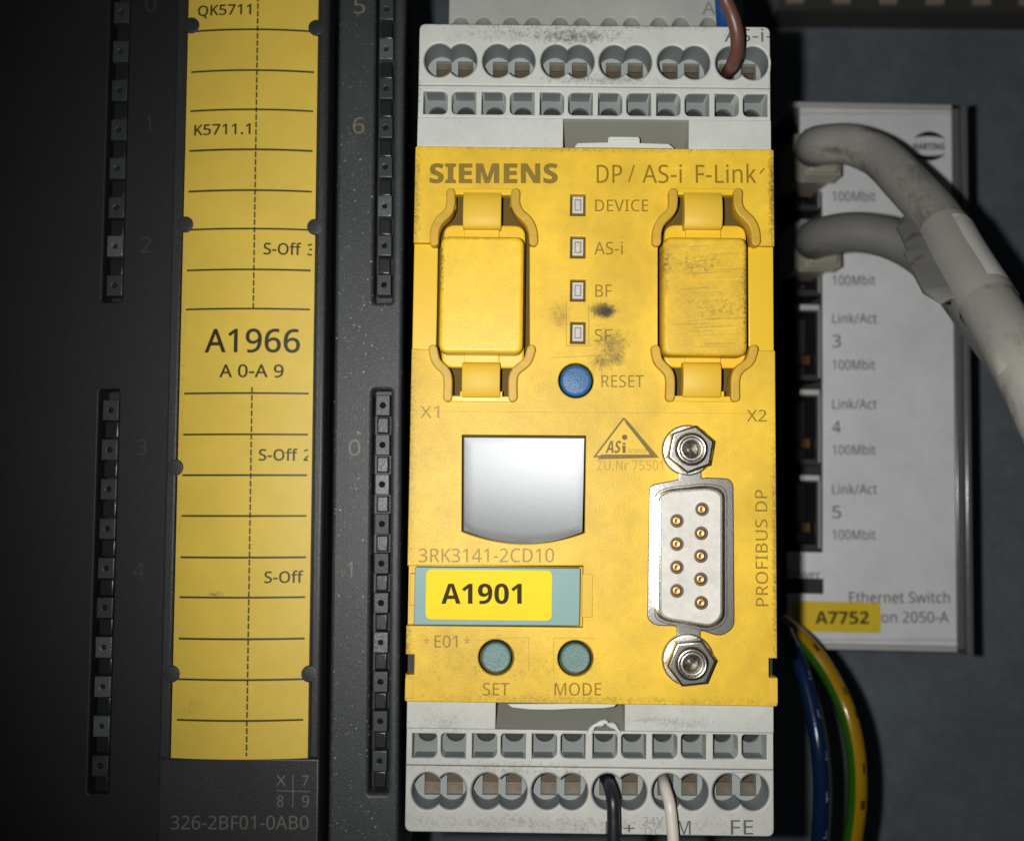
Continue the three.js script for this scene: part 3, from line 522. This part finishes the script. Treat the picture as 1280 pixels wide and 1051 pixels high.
// ================================================================ DARK SIGNAL MODULE with its yellow label strip
{
  const z = -12, zc = -14.2;
  const q0 = W(233, 40, z), q1 = W(213, 945, z), q2 = W(398, 35, z), q3 = W(383.5, 945, z);
  const ang = (Math.atan2(q0[0] - q1[0], q0[1] - q1[1]) + Math.atan2(q2[0] - q3[0], q2[1] - q3[1])) / -2;
  bench = ang;
  const X = (px, zz = z) => W(px, 500, zz)[0], Y = (py, zz = z, px = 300) => W(px, py, zz)[1];
  const yT = Y(-70), yB = Y(1140);
  const plc = thing('signal_module', 'dark graphite signal module with a tall yellow label strip on its door', 'control module', [X(300), 0, -139.5], ang);
  const t = sheet(-80, -70, 0, 70, 14, '#33383a', zc);
  t.mottle(101, 0.10, 8); t.speckle(9000, '#7c8280', 0.22, 102, 0.8); t.speckle(5200, '#b9bcb8', 0.34, 103, 0.75, [408, 0, 505, 1051]); t.speckle(520, '#dededa', 0.75, 107, 0.95, [408, 100, 475, 1051]); t.speckle(160, '#a9835f', 0.6, 108, 0.9, [408, 0, 505, 1051]); t.speckle(2500, '#15181a', 0.3, 104, 0.9);
  t.smudge(430, 420, 14, 160, 1000, '#9a9a92', 0.050, 105, 1); t.smudge(440, 180, 12, 14, 240, '#6b6a60', 0.084, 106, 1.2);
  const dg = { color: '#8b7d62', alpha: 0.75 };
  for (const [s, x, b] of [['0', 188, 15], ['1', 184.5, 164], ['2', 182, 316], ['3', 176.5, 569], ['4', 173, 723]]) t.text(s, x - (s === '1' ? 3 : 7), x + (s === '1' ? 3 : 7), b, b - 20, { ...dg, alpha: 0.6 });
  for (const [s, x, b] of [['5', 449, 17], ['6', 448, 167], ['0', 443, 570], ['1', 437, 722]]) t.text(s, x - (s === '1' ? 3.5 : 7.5), x + (s === '1' ? 3.5 : 7.5), b, b - 20, dg);
  const fz = sheet(-80, -70, 0, 70, 14, '#2b2e2f', z);
  fz.mottle(111, 0.10, 7); fz.speckle(7000, '#8a8d8a', 0.25, 112, 0.75); fz.speckle(2500, '#15181a', 0.3, 113, 0.9); fz.smudge(398, 400, 3, 300, 900, '#b0b0a6', 0.22, 114, 0.7);
  const lt = { color: '#9a9488', alpha: 0.6 };
  fz.text('X', 345, 358, 982, 969, lt); fz.text('7', 377, 386, 982, 969, lt); fz.text('8', 346, 355, 1008, 994, lt); fz.text('9', 377, 387, 1008, 994, lt);
  fz.line([[346, 988], [387, 989]], 1.3, '#9a9488', 0.6); fz.line([[366, 968], [366, 1009]], 1.3, '#9a9488', 0.6);
  fz.text('326-2BF01-0AB0', 213, 386, 1036, 1019, { ...lt, alpha: 0.55 });
  const mCover = std({ map: t.texture(), roughness: 0.5, bumpMap: sized(grainT, 17), bumpScale: 2.2e-5 }), mFrame = std({ map: fz.texture(), roughness: 0.46, bumpMap: sized(grainT, 17), bumpScale: 2.2e-5 });
  const mCoverShaded = mCover.clone(); mCoverShaded.color.set('#8c8c8c'); mCoverShaded.roughness = 0.6;  // same cover plastic, darkened in colour for the flash falloff here
  const mBlack = std({ color: new THREE.Color(0.02, 0.021, 0.023), roughness: 0.45 }), mWins = ['#3d4042', '#2f3234', '#585c5e', '#36393b'].map((c, i) => std({ color: new THREE.Color(c), roughness: [0.34, 0.5, 0.22, 0.4][i], bumpMap: sized(fineT, 12), bumpScale: [1.5e-5, 2.5e-5, 3e-5, 2e-5][i] })), mGloss = std({ color: new THREE.Color('#212425'), roughness: 0.3, bumpMap: sized(fineT, 18), bumpScale: 1.2e-5 });
  part('housing', [box(X(-60), yB, -139.5, X(402), yT, zc - 4), box(X(414), yB, -139.5, X(492), yT, zc - 4)], mBlack, plc);
  // covers with the slots that hold the lamp windows
  const slotL = [[-40, 377], [487, 992]].map(([a, b]) => rect(X(123, zc), Y(b, zc, 135), X(148, zc), Y(a, zc, 135), 0.4));
  const slotR = [[-40, 378], [487, 992]].map(([a, b]) => rect(X(465, zc), Y(b, zc, 478), X(488.5, zc), Y(a, zc, 478), 0.4));
  part('front_cover', ex(rect(X(-60), yB, X(208), yT, 0.3), zc - 3.6, zc, 0.25, 2, slotL), mCoverShaded, plc, { uv: 'xy' });
  part('front_cover', ex(rect(X(413), yB, X(499.5), yT, 0.6), zc - 3.6, zc + 0.1, 0.55, 4, slotR), mCover, plc, { uv: 'xy' });
  part('slot_floor', [box(X(122), yB, zc - 3.9, X(149), yT, zc - 3.2), box(X(464), yB, zc - 3.9, X(490), yT, zc - 3.2)], mBlack, plc);
  const yT2 = Y(-70);
  for (const [x0, x1, seed] of [[125, 145, 5], [468.5, 486.5, 6]]) {
    const r = rng(seed), px = (x0 + x1) / 2;
    for (let k = 0; k < 20; k++) {
      const c = x0 > 300 ? (k < 8 ? 8 + k * 49.5 - 0 : 506 + (k - 8) * 49.7) : (k < 8 ? 12 + k * 49 : 512 + (k - 8) * 49.7);
      if ((k < 8 && c > 372) || c > 985) continue;
      const a = Y(c + 13, zc, px), b = Y(c - 13, zc, px), cx = (X(x0, zc) + X(x1, zc)) / 2, zt = zc - 0.75 + (r() - 0.5) * 0.25;
      const w = part('lamp_window', ex(rect(X(x0, zc), a, X(x1, zc), b, 0.1), zc - 3.2, zt, 0.14, 2, [circ(cx, (a + b) / 2, 0.33)]), mWins[Math.floor(r() * 4)], plc);
      part('lamp_lens', lathe(cx, (a + b) / 2, [[0, zt - 0.1], [0.2, zt - 0.18], [0.32, zt - 0.5], [0.34, zt - 1.5]].reverse(), 16), mGloss, w);
      if (c < 340 || (c > 480 && c < 960)) { const a2 = Y(c + 35, zc, px), b2 = Y(c + 14.5, zc, px), zg = zc - 1.35 + (r() - 0.5) * 0.3; part('light_guide', ex(rect(X(x0, zc) + 0.15, a2, X(x1, zc) - 0.2, b2, 0.1), zc - 3.2, zg, 0.2, 2), mGloss, plc); }
    }
  }
  // the door: frame bars round the label, bevelled, with a dark gap on its right
  const xl = X(223.5), xr = X(390.5), yl0 = Y(947.5), yl1 = Y(-60);
  part('door_frame', [ex(poly([[X(209.5), yB], [X(405), yB], [X(405), yl0 - 0.05], [X(209.5), yl0 - 0.05]]), z - 5, z + 0.1, 0.3, 3), ex(rect(X(209.5), yl0 - 0.05, xl - 0.12, yT), z - 5, z + 0.25, 0.3, 3), ex(rect(xr + 0.12, yl0 - 0.05, X(405), yT), z - 5, z + 0.25, 0.45, 3)], mFrame, plc, { uv: 'xy' });
  // label: a strip of card that bows towards the front
  const ls = sheet(xl - 0.5, yl0 - 1, xr + 0.5, yl1 + 1, 16.5, '#d9bc4e', z + 0.6);
  ls.mottle(121, 0.035, 5); ls.speckle(900, '#fff6bf', 0.16, 122, 0.8); ls.speckle(400, '#8a7a20', 0.18, 123, 0.7);
  const ink = { color: '#26220f', alpha: 0.93, heavy: 0.022 };
  const edgeL = (y) => 233 - (y - 40) * 20 / 905, edgeR = (y) => 398 - (y - 35) * 15 / 910, midX = (y) => 322.5 - y * 14.5 / 945;
  for (const y of [37, 88, 137, 187, 238, 286, 337, 386, 491.5, 543, 594, 645, 697, 747, 799, 850, 901]) ls.line([[edgeL(y) + 5, y], [edgeR(y) - 6, y]], 2.3, '#2a2610', 0.95);
  ls.line([[midX(-50), -50], [midX(385), 385]], 2, '#2a2610', 0.85, [8, 2.5]); ls.line([[midX(484), 484], [midX(945), 945]], 2, '#2a2610', 0.85, [8, 2.5]);
  ls.text('QK5711', 246, 314, 18, 5.5, ink); ls.text('K5711.1', 241, 313, 168, 155, ink); ls.text('A1966', 255.5, 374, 440, 411.5, ink); ls.text('A 0-A 9', 274, 354, 471.5, 456, ink);
  for (const [xa, xb, b, tail] of [[329, 376, 318, '3'], [323, 371, 576, '2'], [330, 378, 728.5, '']]) {
    ls.text('S-Off', xa, xb, b, b - 14, ink);
    if (tail) { const c = ls.c, p = ls.at(xb + 6, b - 30), p2 = ls.at(xb + 12.5, b + 10); c.save(); c.beginPath(); c.rect(p[0], p[1], p2[0] - p[0], p2[1] - p[1]); c.clip(); ls.text(tail, xb + 7, xb + 17, b, b - 14, ink); c.restore(); }
  }
  ls.smudge(268, 744, 8, 4, 90, '#5a5030', 0.14, 124, 1.2); ls.smudge(240, 885, 20, 14, 200, '#8d7d34', 0.08, 125, 1.6); ls.smudge(225, 500, 3, 250, 400, '#6d6028', 0.14, 126, 1);
  const lg = new THREE.BoxGeometry(xr - xl, yl1 - yl0, 0.2, 28, 1, 1).translate((xl + xr) / 2, (yl0 + yl1) / 2, 0), P = lg.attributes.position, cx = (xl + xr) / 2, hw = (xr - xl) / 2;
  for (let i = 0; i < P.count; i++) P.setZ(i, P.getZ(i) + z - 0.2 + 0.8 * (1 - ((P.getX(i) - cx) / hw) ** 2));
  lg.computeVertexNormals();
  part('label_strip', toCreasedNormals(lg, 0.6), phys({ map: ls.texture(), roughness: 0.5, specularIntensity: 0.6 }), plc, { uv: 'xy', label: 'tall yellow label strip with ruled rows and printed codes' });
  part('label_backing', box(xl - 0.2, yl0, z - 4.5, xr + 0.2, yT, z - 0.7), mBlack, plc);
  for (const [x, y] of [[238, 30], [394.5, 33], [230, 279.5], [393, 282.5], [217, 584], [212.5, 843], [386, 843]]) { const [a, b] = W(x, y, z + 0.5); part('retaining_tab', lathe(a, b, [[0, z + 0.3], [0.98, z + 0.3], [1.1, z + 0.2], [1.13, z + 0.05], [1.13, z - 2]].reverse(), 28), mFrame, plc, { uv: 'xy' }); }
  bench = 0;
}

// ================================================================ BACK PANEL and cable duct
const PZ = -140;
{
  const t = noiseTexture(512, 31, [[4, 0.5], [11, 0.4], [40, 0.35], [170, 0.4], [400, 0.5]], 0.16, 0.86, true);
  const p = new THREE.Mesh(prep(box(-230, -190, PZ - 3, 230, 190, PZ), [0, 0, PZ]), std({ color: new THREE.Color(0.255, 0.31, 0.35), roughness: 0.55, metalness: 0.15, map: sized(t, 60), bumpMap: sized(dullT, 35), bumpScale: 3e-5 }));
  p.name = 'back_panel'; p.position.z = PZ * MM; p.castShadow = p.receiveShadow = true; p.userData.kind = 'structure'; p.userData.label = 'grey steel mounting panel behind the devices'; scene.add(p);
  const z0 = -129, duct = thing('cable_duct', 'slotted grey cable duct along the top edge of the mounting panel', 'cable duct', [70, W(1100, 0, z0)[1], PZ]);
  const m = std({ color: new THREE.Color('#a2968a'), roughness: 0.6 }), md = std({ color: new THREE.Color('#4c4b47'), roughness: 0.7 });
  const y0 = W(1100, 5, z0)[1];
  part('duct_base', [box(W(975, 5, z0)[0], y0 - 1.0, z0 - 1.5, W(1420, 5, z0)[0], y0 + 60, z0 - 1), box(W(975, 5, z0)[0], y0 - 1.3, PZ + 0.02, W(1420, 5, z0)[0], y0 - 0.4, z0 - 1.5)], md, duct);
  for (let k = 0; k < 6; k++) { const x = 994 + k * 58.4; part('duct_finger', rbox(W(x - 11.5, 5, z0)[0], y0, z0 - 1, W(x + 11.5, 5, z0)[0], y0 + 40, z0 + 0.6, 0.4), m, duct); }
}

// ================================================================ ETHERNET SWITCH, further back
const SZ = -80;
{
  const z = SZ, p0 = W(1209, 125, z), p1 = W(1217, 815, z);
  bench = -Math.atan2(p0[0] - p1[0], p0[1] - p1[1]);
  const X = (px, py = 500) => W(px, py, z)[0], Y = (py, px = 1100) => W(px, py, z)[1];
  const sw = thing('network_switch', 'pale grey network switch with printed front hung on the panel, half hidden', 'network switch', [X(1110), Y(470), -139.5], bench);
  const xA = X(985), xB = X(1194), xC = X(1211.5), yA = Y(806), yBt = Y(136);
  const t = sheet(xA - 3, yA - 3, xC + 3, yBt + 3, 16, '#eceef2', z);
  t.mottle(131, 0.05, 10); t.speckle(500, '#8e8e88', 0.18, 132, 0.9);
  const ink = { color: '#33353a', alpha: 0.85 };
  for (const y of [254, 359, 464.5, 571, 677]) t.text('100Mbit', 1041, 1095, y - 2.5, y - 14.5, ink);
  for (const y of [405, 512, 618.5]) t.text('Link/Act', 1041, 1097, y - 1, y - 13, ink);
  for (const [s, y] of [['3', 434], ['4', 541], ['5', 647.5]]) t.text(s, 1041, 1052, y, y - 15, { ...ink, color: '#2b2d30' });
  t.text('Power', 985, 1026, 724, 712, ink);
  t.text('Ethernet Switch', 1062, 1188, 753.5, 740, ink); t.text('eCon 2050-A', 1081, 1187, 778.5, 765, ink);
  { // maker's mark: name between two black lens shapes
    const c = t.c; c.save(); c.fillStyle = '#1c1d20'; for (const s of [-1, 1]) { c.beginPath(); const a = t.at(1143, 182 + s * 9.5), b = t.at(1182, 183 + s * 9.5), m1 = t.at(1162.5, 182.5 + s * 27), m2 = t.at(1162.5, 182.5 + s * 15); c.moveTo(...a); c.quadraticCurveTo(...m1, ...b); c.quadraticCurveTo(...m2, ...a); c.fill(); } c.restore();
    t.text('HARTING', 1142.5, 1181.5, 187, 179, { bold: true, color: '#1c1d20' });
  }
  t.line([[990, 142], [1195, 142]], 1.4, '#77787a', 0.7); t.line([[990, 800], [1197, 800]], 1.4, '#77787a', 0.7);
  const sh = poly([[X(1029), Y(692)], [X(1029), Y(240)], [X(1000), Y(240)], [X(1000), yBt], [xB, yBt], [xB, yA], [xA, yA], [xA, Y(744)], [X(1030), Y(744)], [X(1030), Y(725)], [xA, Y(725)], [xA, Y(692)]]);
  const mPlate = std({ map: t.texture(), roughness: 0.5, metalness: 0.1 });
  part('front_plate', ex(sh, z - 1, z, 0.2, 3), mPlate, sw, { uv: 'xy' });
  const mEnd = std({ color: new THREE.Color('#b7b8b4'), roughness: 0.5 }), mAl = std({ color: new THREE.Color('#8b8b90'), roughness: 0.42, metalness: 0.5, roughnessMap: sized(brushT, 50) }), mDk = std({ color: new THREE.Color(0.03, 0.032, 0.034), roughness: 0.5 });
  part('side_profile', [ex(rect(xB + 0.05, yA - 0.5, X(1203), yBt + 0.3), -139, z + 0.35, 0.3, 3), ex(rect(X(1203.5), yA - 1.6, xC, yBt + 0.9), -139, z + 1.3, 0.45, 3)], mAl, sw);
  for (const g of [ex(rect(xA, yBt + 0.05, xB, Y(129)), -139, z + 0.15, 0.2), ex(rect(xA, Y(813), xB, yA - 0.05), -139, z + 0.15, 0.2)]) part('end_profile', g, mEnd, sw);
  part('housing', box(xA + 0.3, yA, -139.5, xB, yBt, z - 10), mDk, sw);
  const mTin = std({ color: new THREE.Color(0.8, 0.8, 0.79), metalness: 0.7, roughness: 0.45 }), mGold = std({ color: new THREE.Color(0.34, 0.19, 0.07), metalness: 1, roughness: 0.4 });
  for (const y of [160, 267, 373, 479, 586]) {                          // five sockets in a column, left of the plate
    const a = Y(y + 102, 1010), b = Y(y + 6, 1010);
    const s = part('socket', [ex(rect(X(994), a, X(1026.5), b), z - 9, z - 0.4, 0.12, 2, [rect(X(998), a + 1.2, X(1021.5), b - 1.8)])], mDk, sw);
    part('shield', [rbox(X(1000), b - 1.5, z - 6, X(1025.4), b - 0.2, z + 0.3, 0.3), box(X(1024), a + 0.5, z - 6, X(1025.5), b - 0.6, z + 0.05)], mTin, s);
    part('contact', [0, 1, 2, 3].map((k) => box(X(1003 + k * 4), a + 3.6, z - 6, X(1003 + k * 4) + 0.35, a + 5.4, z - 3)), mGold, s);
  }
  const ss = sheet(X(995), Y(800), X(1115), Y(740), 24, '#ecca2c', z); ss.mottle(141, 0.04, 5); ss.text('A7752', 1019.5, 1086.5, 779.5, 764, { bold: true, color: '#2a2412' });
  part('sticker', ex(pxRect(990, 752, 1101, 790, z, 0.6), z + 0.02, z + 0.12, 0.03, 1), std({ map: ss.texture(), roughness: 0.45 }), sw, { uv: 'xy', label: 'yellow sticker with black code' });
  bench = 0;
}

// ================================================================ CABLES AND WIRES
{
  const dirt = (base, seed, spots) => { const cv = document.createElement('canvas'); cv.width = 1024; cv.height = 256; const c = cv.getContext('2d'), r = rng(seed); c.fillStyle = base; c.fillRect(0, 0, 1024, 256); for (let k = 0; k < spots / 12; k++) { const X0 = r() * 1024, Y0 = r() * 256, sx = 10 + r() * 70, sy = 5 + r() * 30, dk = r() < 0.75; c.fillStyle = dk ? '#3a3328' : '#cfccc2'; for (let i = 0; i < 160; i++) { c.globalAlpha = 0.02 + 0.05 * r(); const w = 1 + r() * 5; c.beginPath(); c.ellipse(X0 + gauss(r) * sx, Y0 + gauss(r) * sy, w * (1 + r()), w * 0.7, 0, 0, 7); c.fill(); } } c.globalAlpha = 0.25; c.strokeStyle = '#2a251c'; for (let i = 0; i < 16; i++) { c.lineWidth = 0.5 + r() * 0.8; const x = r() * 1024, y = r() * 256; c.beginPath(); c.moveTo(x, y); c.lineTo(x + (r() - 0.3) * 40, y + (r() - 0.5) * 16); c.stroke(); } const t = new THREE.CanvasTexture(cv); t.colorSpace = THREE.SRGBColorSpace; t.wrapS = t.wrapT = THREE.RepeatWrapping; t.magFilter = THREE.LinearFilter; t.repeat.set(1 / 90, 1 / 25); return t; };
  const mJacket = std({ map: dirt('#9b9a94', 151, 900), roughness: 0.55, bumpMap: sized(fineT, 30), bumpScale: 1.5e-5 }), mJacket2 = std({ map: dirt('#757573', 152, 200), roughness: 0.55 });
  const mSleeve = std({ map: dirt('#a9a9a2', 153, 40), roughness: 0.4 }), mFlag = std({ map: dirt('#7d7d79', 154, 160), roughness: 0.5 }), mWhite = std({ map: dirt('#e2e0da', 155, 80), roughness: 0.35 }), mPlug = std({ color: new THREE.Color('#9a978a'), roughness: 0.4 }), mBoot = std({ color: new THREE.Color('#4a4a48'), roughness: 0.55 });
  const plug = (cable, x, y) => {
    const [a, b] = W(x, y, SZ + 6);
    part('plug', [rbox(a - 3.8, b - 5.2, SZ - 5, a + 3.6, b + 4.6, SZ + 7, 0.7)], mPlug, cable);
    part('boot', [rbox(a - 3.0, b - 5.6, SZ + 6.8, a + 3.6, b + 3.6, SZ + 13, 1.2), ...[0, 1, 2].map((k) => rbox(a - 3.3, b - 5.9, SZ + 7.4 + k * 1.9, a + 3.9, b + 3.4, SZ + 8.4 + k * 1.9, 0.3))], mPlug, cable);
  };
  const c1 = thing('network_cable', 'upper thick grey network cable arching out of the switch, with white sleeve', 'cable', [60, 30, SZ]);
  const path1 = pxPath([[1019, 188, SZ + 10], [1018, 184, -62], [1026, 181, -55], [1060, 180, -51], [1097, 194, -47], [1133, 228, -40], [1170, 270, -32], [1203, 327, -22], [1240, 388, -12], [1280, 456, -4], [1320, 540, 0], [1370, 636, 4]]);
  const r1 = (u) => 3.45 + 0.4 * u;
  part('jacket', tube(path1, r1, 160, 28), mJacket, c1, { uv: 'own' });
  plug(c1, 1015, 196);
  const curve = new THREE.CatmullRomCurve3(path1.map((p) => new THREE.Vector3(...p)), false, 'centripetal');
  const along = (u0, u1, grow, seg = 40) => tube(Array.from({ length: 12 }, (_, i) => curve.getPointAt(u0 + (u1 - u0) * i / 11).toArray()), (u) => 3.68 + grow + 0.12 * u, seg, 28).slice(0, 1);
  part('sleeve', along(0.50, 0.70, 0.14), mSleeve, c1, { uv: 'own', label: 'pale sleeve round the cable' });
  { // white write-on patch on the upper right side of the sleeve
    const pos = [], idx = [], n = 24, m = 8, f = curve.computeFrenetFrames(200, false);
    for (let i = 0; i <= n; i++) for (let j = 0; j <= m; j++) {
      const u = 0.515 + 0.165 * i / n, o = curve.getPointAt(u), tn = curve.getTangentAt(u), up = new THREE.Vector3(0, 0, 1).addScaledVector(tn, -tn.z).normalize(), sd = new THREE.Vector3().crossVectors(tn, up).normalize();
      const a = 0.22 - 1.4 * j / m, rr = 3.98; o.addScaledVector(up, Math.cos(a) * rr).addScaledVector(sd, Math.sin(a) * rr); pos.push(o.x, o.y, o.z);
    }
    for (let i = 0; i < n; i++) for (let j = 0; j < m; j++) { const q = i * (m + 1) + j; idx.push(q, q + m + 1, q + 1, q + 1, q + m + 1, q + m + 2); }
    const g = new THREE.BufferGeometry(); g.setAttribute('position', new THREE.Float32BufferAttribute(pos, 3)); g.setIndex(idx); g.computeVertexNormals();
    part('write_on_patch', g, mWhite, c1);
  }
  { // the grey tail of the sleeve, standing off the cable's left side
    const n = 30, w = (t) => t < 0.08 ? 1.2 + 12 * t : t < 0.42 ? 2.2 + 1.2 * t : t < 0.46 ? 2.7 + 16 * (t - 0.42) : t < 0.9 ? 3.4 : 3.4 - 18 * (t - 0.9), pos = [], idx = [];
    for (let i = 0; i <= n; i++) {
      const t = i / n, u = 0.44 + 0.235 * t, o = curve.getPointAt(u), tn = curve.getTangentAt(u), up = new THREE.Vector3(0, 0, 1).addScaledVector(tn, -tn.z).normalize(), sd = new THREE.Vector3().crossVectors(tn, up).normalize();
      for (const [r, h] of [[2.6, -0.1], [3.75 + w(t) * 0.5, -0.35], [3.75 + w(t), -1.3], [3.75 + w(t), -1.75], [3.75 + w(t) * 0.5, -0.85], [2.6, -0.6]]) { const p = o.clone().addScaledVector(sd, r).addScaledVector(up, h); pos.push(p.x, p.y, p.z); }
    }
    for (let i = 0; i < n; i++) for (let j = 0; j < 6; j++) { const a = i * 6 + j, b = i * 6 + (j + 1) % 6; idx.push(a, b, a + 6, b, b + 6, a + 6); }
    for (const q of [0, n * 6]) for (let j = 1; j < 5; j++) idx.push(q, q + j, q + j + 1);
    const g = new THREE.BufferGeometry(); g.setAttribute('position', new THREE.Float32BufferAttribute(pos, 3)); g.setIndex(idx);
    part('sleeve_flag', toCreasedNormals(g, 0.7), mFlag, c1, { label: 'dark grey tail of the sleeve' });
  }
  const c2 = thing('network_cable', 'lower grey network cable, shorter bend running under the upper one', 'cable', [60, 20, SZ]);
  part('jacket', tube(pxPath([[1019, 303, SZ + 10], [1018, 300, -62], [1026, 296, -55.5], [1064, 290, -51], [1104, 295, -48], [1142, 311, -45], [1184, 345, -40], [1226, 400, -34], [1268, 456, -27], [1312, 520, -18], [1350, 600, -10]]), (u) => 3.5, 140, 28), mJacket2, c2, { uv: 'own' });
  plug(c2, 1015, 306);

  const wire = (name, label, pts, r, mat, partName, seg = 80) => { const w = thing(name, label, 'wire', [pts[0][0], pts[0][1], pts[0][2]]); part(partName, tube(pts, r, seg, 18), mat, w, { uv: 'own' }); return w; };
  const stripes = (base, seed, marks, twoTone) => { // insulation print and two-tone insulation, part of the plastic
    const cv = document.createElement('canvas'); cv.width = 1024; cv.height = 128; const c = cv.getContext('2d'), r = rng(seed); c.fillStyle = base; c.fillRect(0, 0, 1024, 128);
    if (twoTone) { c.fillStyle = twoTone; c.fillRect(0, 0, 1024, 54); }
    marks(c, r); const t = new THREE.CanvasTexture(cv); t.colorSpace = THREE.SRGBColorSpace; t.wrapS = t.wrapT = THREE.RepeatWrapping; t.magFilter = THREE.LinearFilter; return t;
  };
  // right, below the switch
  const gyT = stripes('#94730f', 161, (c, r) => { c.fillStyle = '#2a2410'; c.globalAlpha = 0.55; c.font = 'bold 34px sans-serif'; for (let i = 0; i < 30; i++) { c.globalAlpha = 0.3 + 0.5 * r(); c.fillRect(r() * 1024, 62 + r() * 50, 6 + r() * 26, 4 + r() * 12); } }, '#265611');
  gyT.repeat.set(1 / 70, 1 / 10.2); gyT.offset.y = 0.395;
  wire('earth_wire', 'thick green and yellow earth wire curving down beneath the network switch', pxPath([[978, 778, -66], [1008, 804, -60], [1036, 842, -57], [1058, 888, -54], [1070, 940, -53], [1072, 1000, -53], [1066, 1050, -54], [1056, 1110, -56]]), 1.62, std({ map: gyT, roughness: 0.22, bumpMap: sized(fineT, 40), bumpScale: 1.5e-5 }), 'insulation');
  const blT = stripes('#0c203f', 162, (c, r) => { c.fillStyle = '#c9d3e2'; c.globalAlpha = 0.7; c.font = '30px sans-serif'; for (let i = 0; i < 9; i++) { c.fillRect(40 + i * 110, 58 + r() * 10, 10 + r() * 26, 3); c.fillRect(60 + i * 110, 50 + r() * 20, 3, 14); } });
  blT.repeat.set(1 / 60, 1 / 8.5); blT.offset.y = 0.66;
  wire('blue_wire', 'thick dark blue wire with white print curving down beside the earth wire', pxPath([[982, 790, -60], [1000, 830, -55], [1014, 880, -52], [1023, 930, -50], [1027, 985, -50], [1024, 1050, -51], [1016, 1110, -53]]), 1.35, std({ map: blT, roughness: 0.22, bumpMap: sized(fineT, 40), bumpScale: 1.5e-5 }), 'insulation');
  // wires in the terminal blocks
  wire('brown_wire', 'thin brown wire entering the last pair of openings of the top terminal block', pxPath([[909, 93, -6.5], [910, 90, -3], [916, 80, 0.8], [921.5, 62, 3.0], [921, 40, 4.4], [915, 18, 5.2], [907, 0, 6], [896, -30, 7]]), 0.84, std({ color: new THREE.Color('#5c3b31'), roughness: 0.42 }), 'insulation');
  wire('blue_wire', 'blue wire end behind the brown wire at the top terminal block', pxPath([[906, 70, -26], [905, 40, -22], [903, 10, -19], [900, -40, -17]]), 1.0, std({ color: new THREE.Color('#1f4f94'), roughness: 0.4 }), 'insulation');
  wire('black_wire', 'thin black wire hanging from the fourth pair of openings in the bottom terminal block', pxPath([[757, 974, -7.5], [758, 973, -4], [762, 982, -0.6], [766, 1000, 1.0], [767, 1025, 1.4], [767, 1055, 1.6], [766, 1100, 1.8]]), 0.78, std({ color: new THREE.Color('#1c1f24'), roughness: 0.38 }), 'insulation');
  const ww = wire('white_wire', 'thin white wire hanging from the fifth pair of openings in the bottom terminal block', pxPath([[829, 972, -7.5], [829, 974, -4], [832, 986, -0.8], [837, 1004, 0.8], [840, 1028, 1.3], [842, 1055, 1.6], [843, 1100, 1.8]]), 0.7, std({ color: new THREE.Color('#c9c2ba'), roughness: 0.4 }), 'insulation');
}
renderer.render(scene, camera);
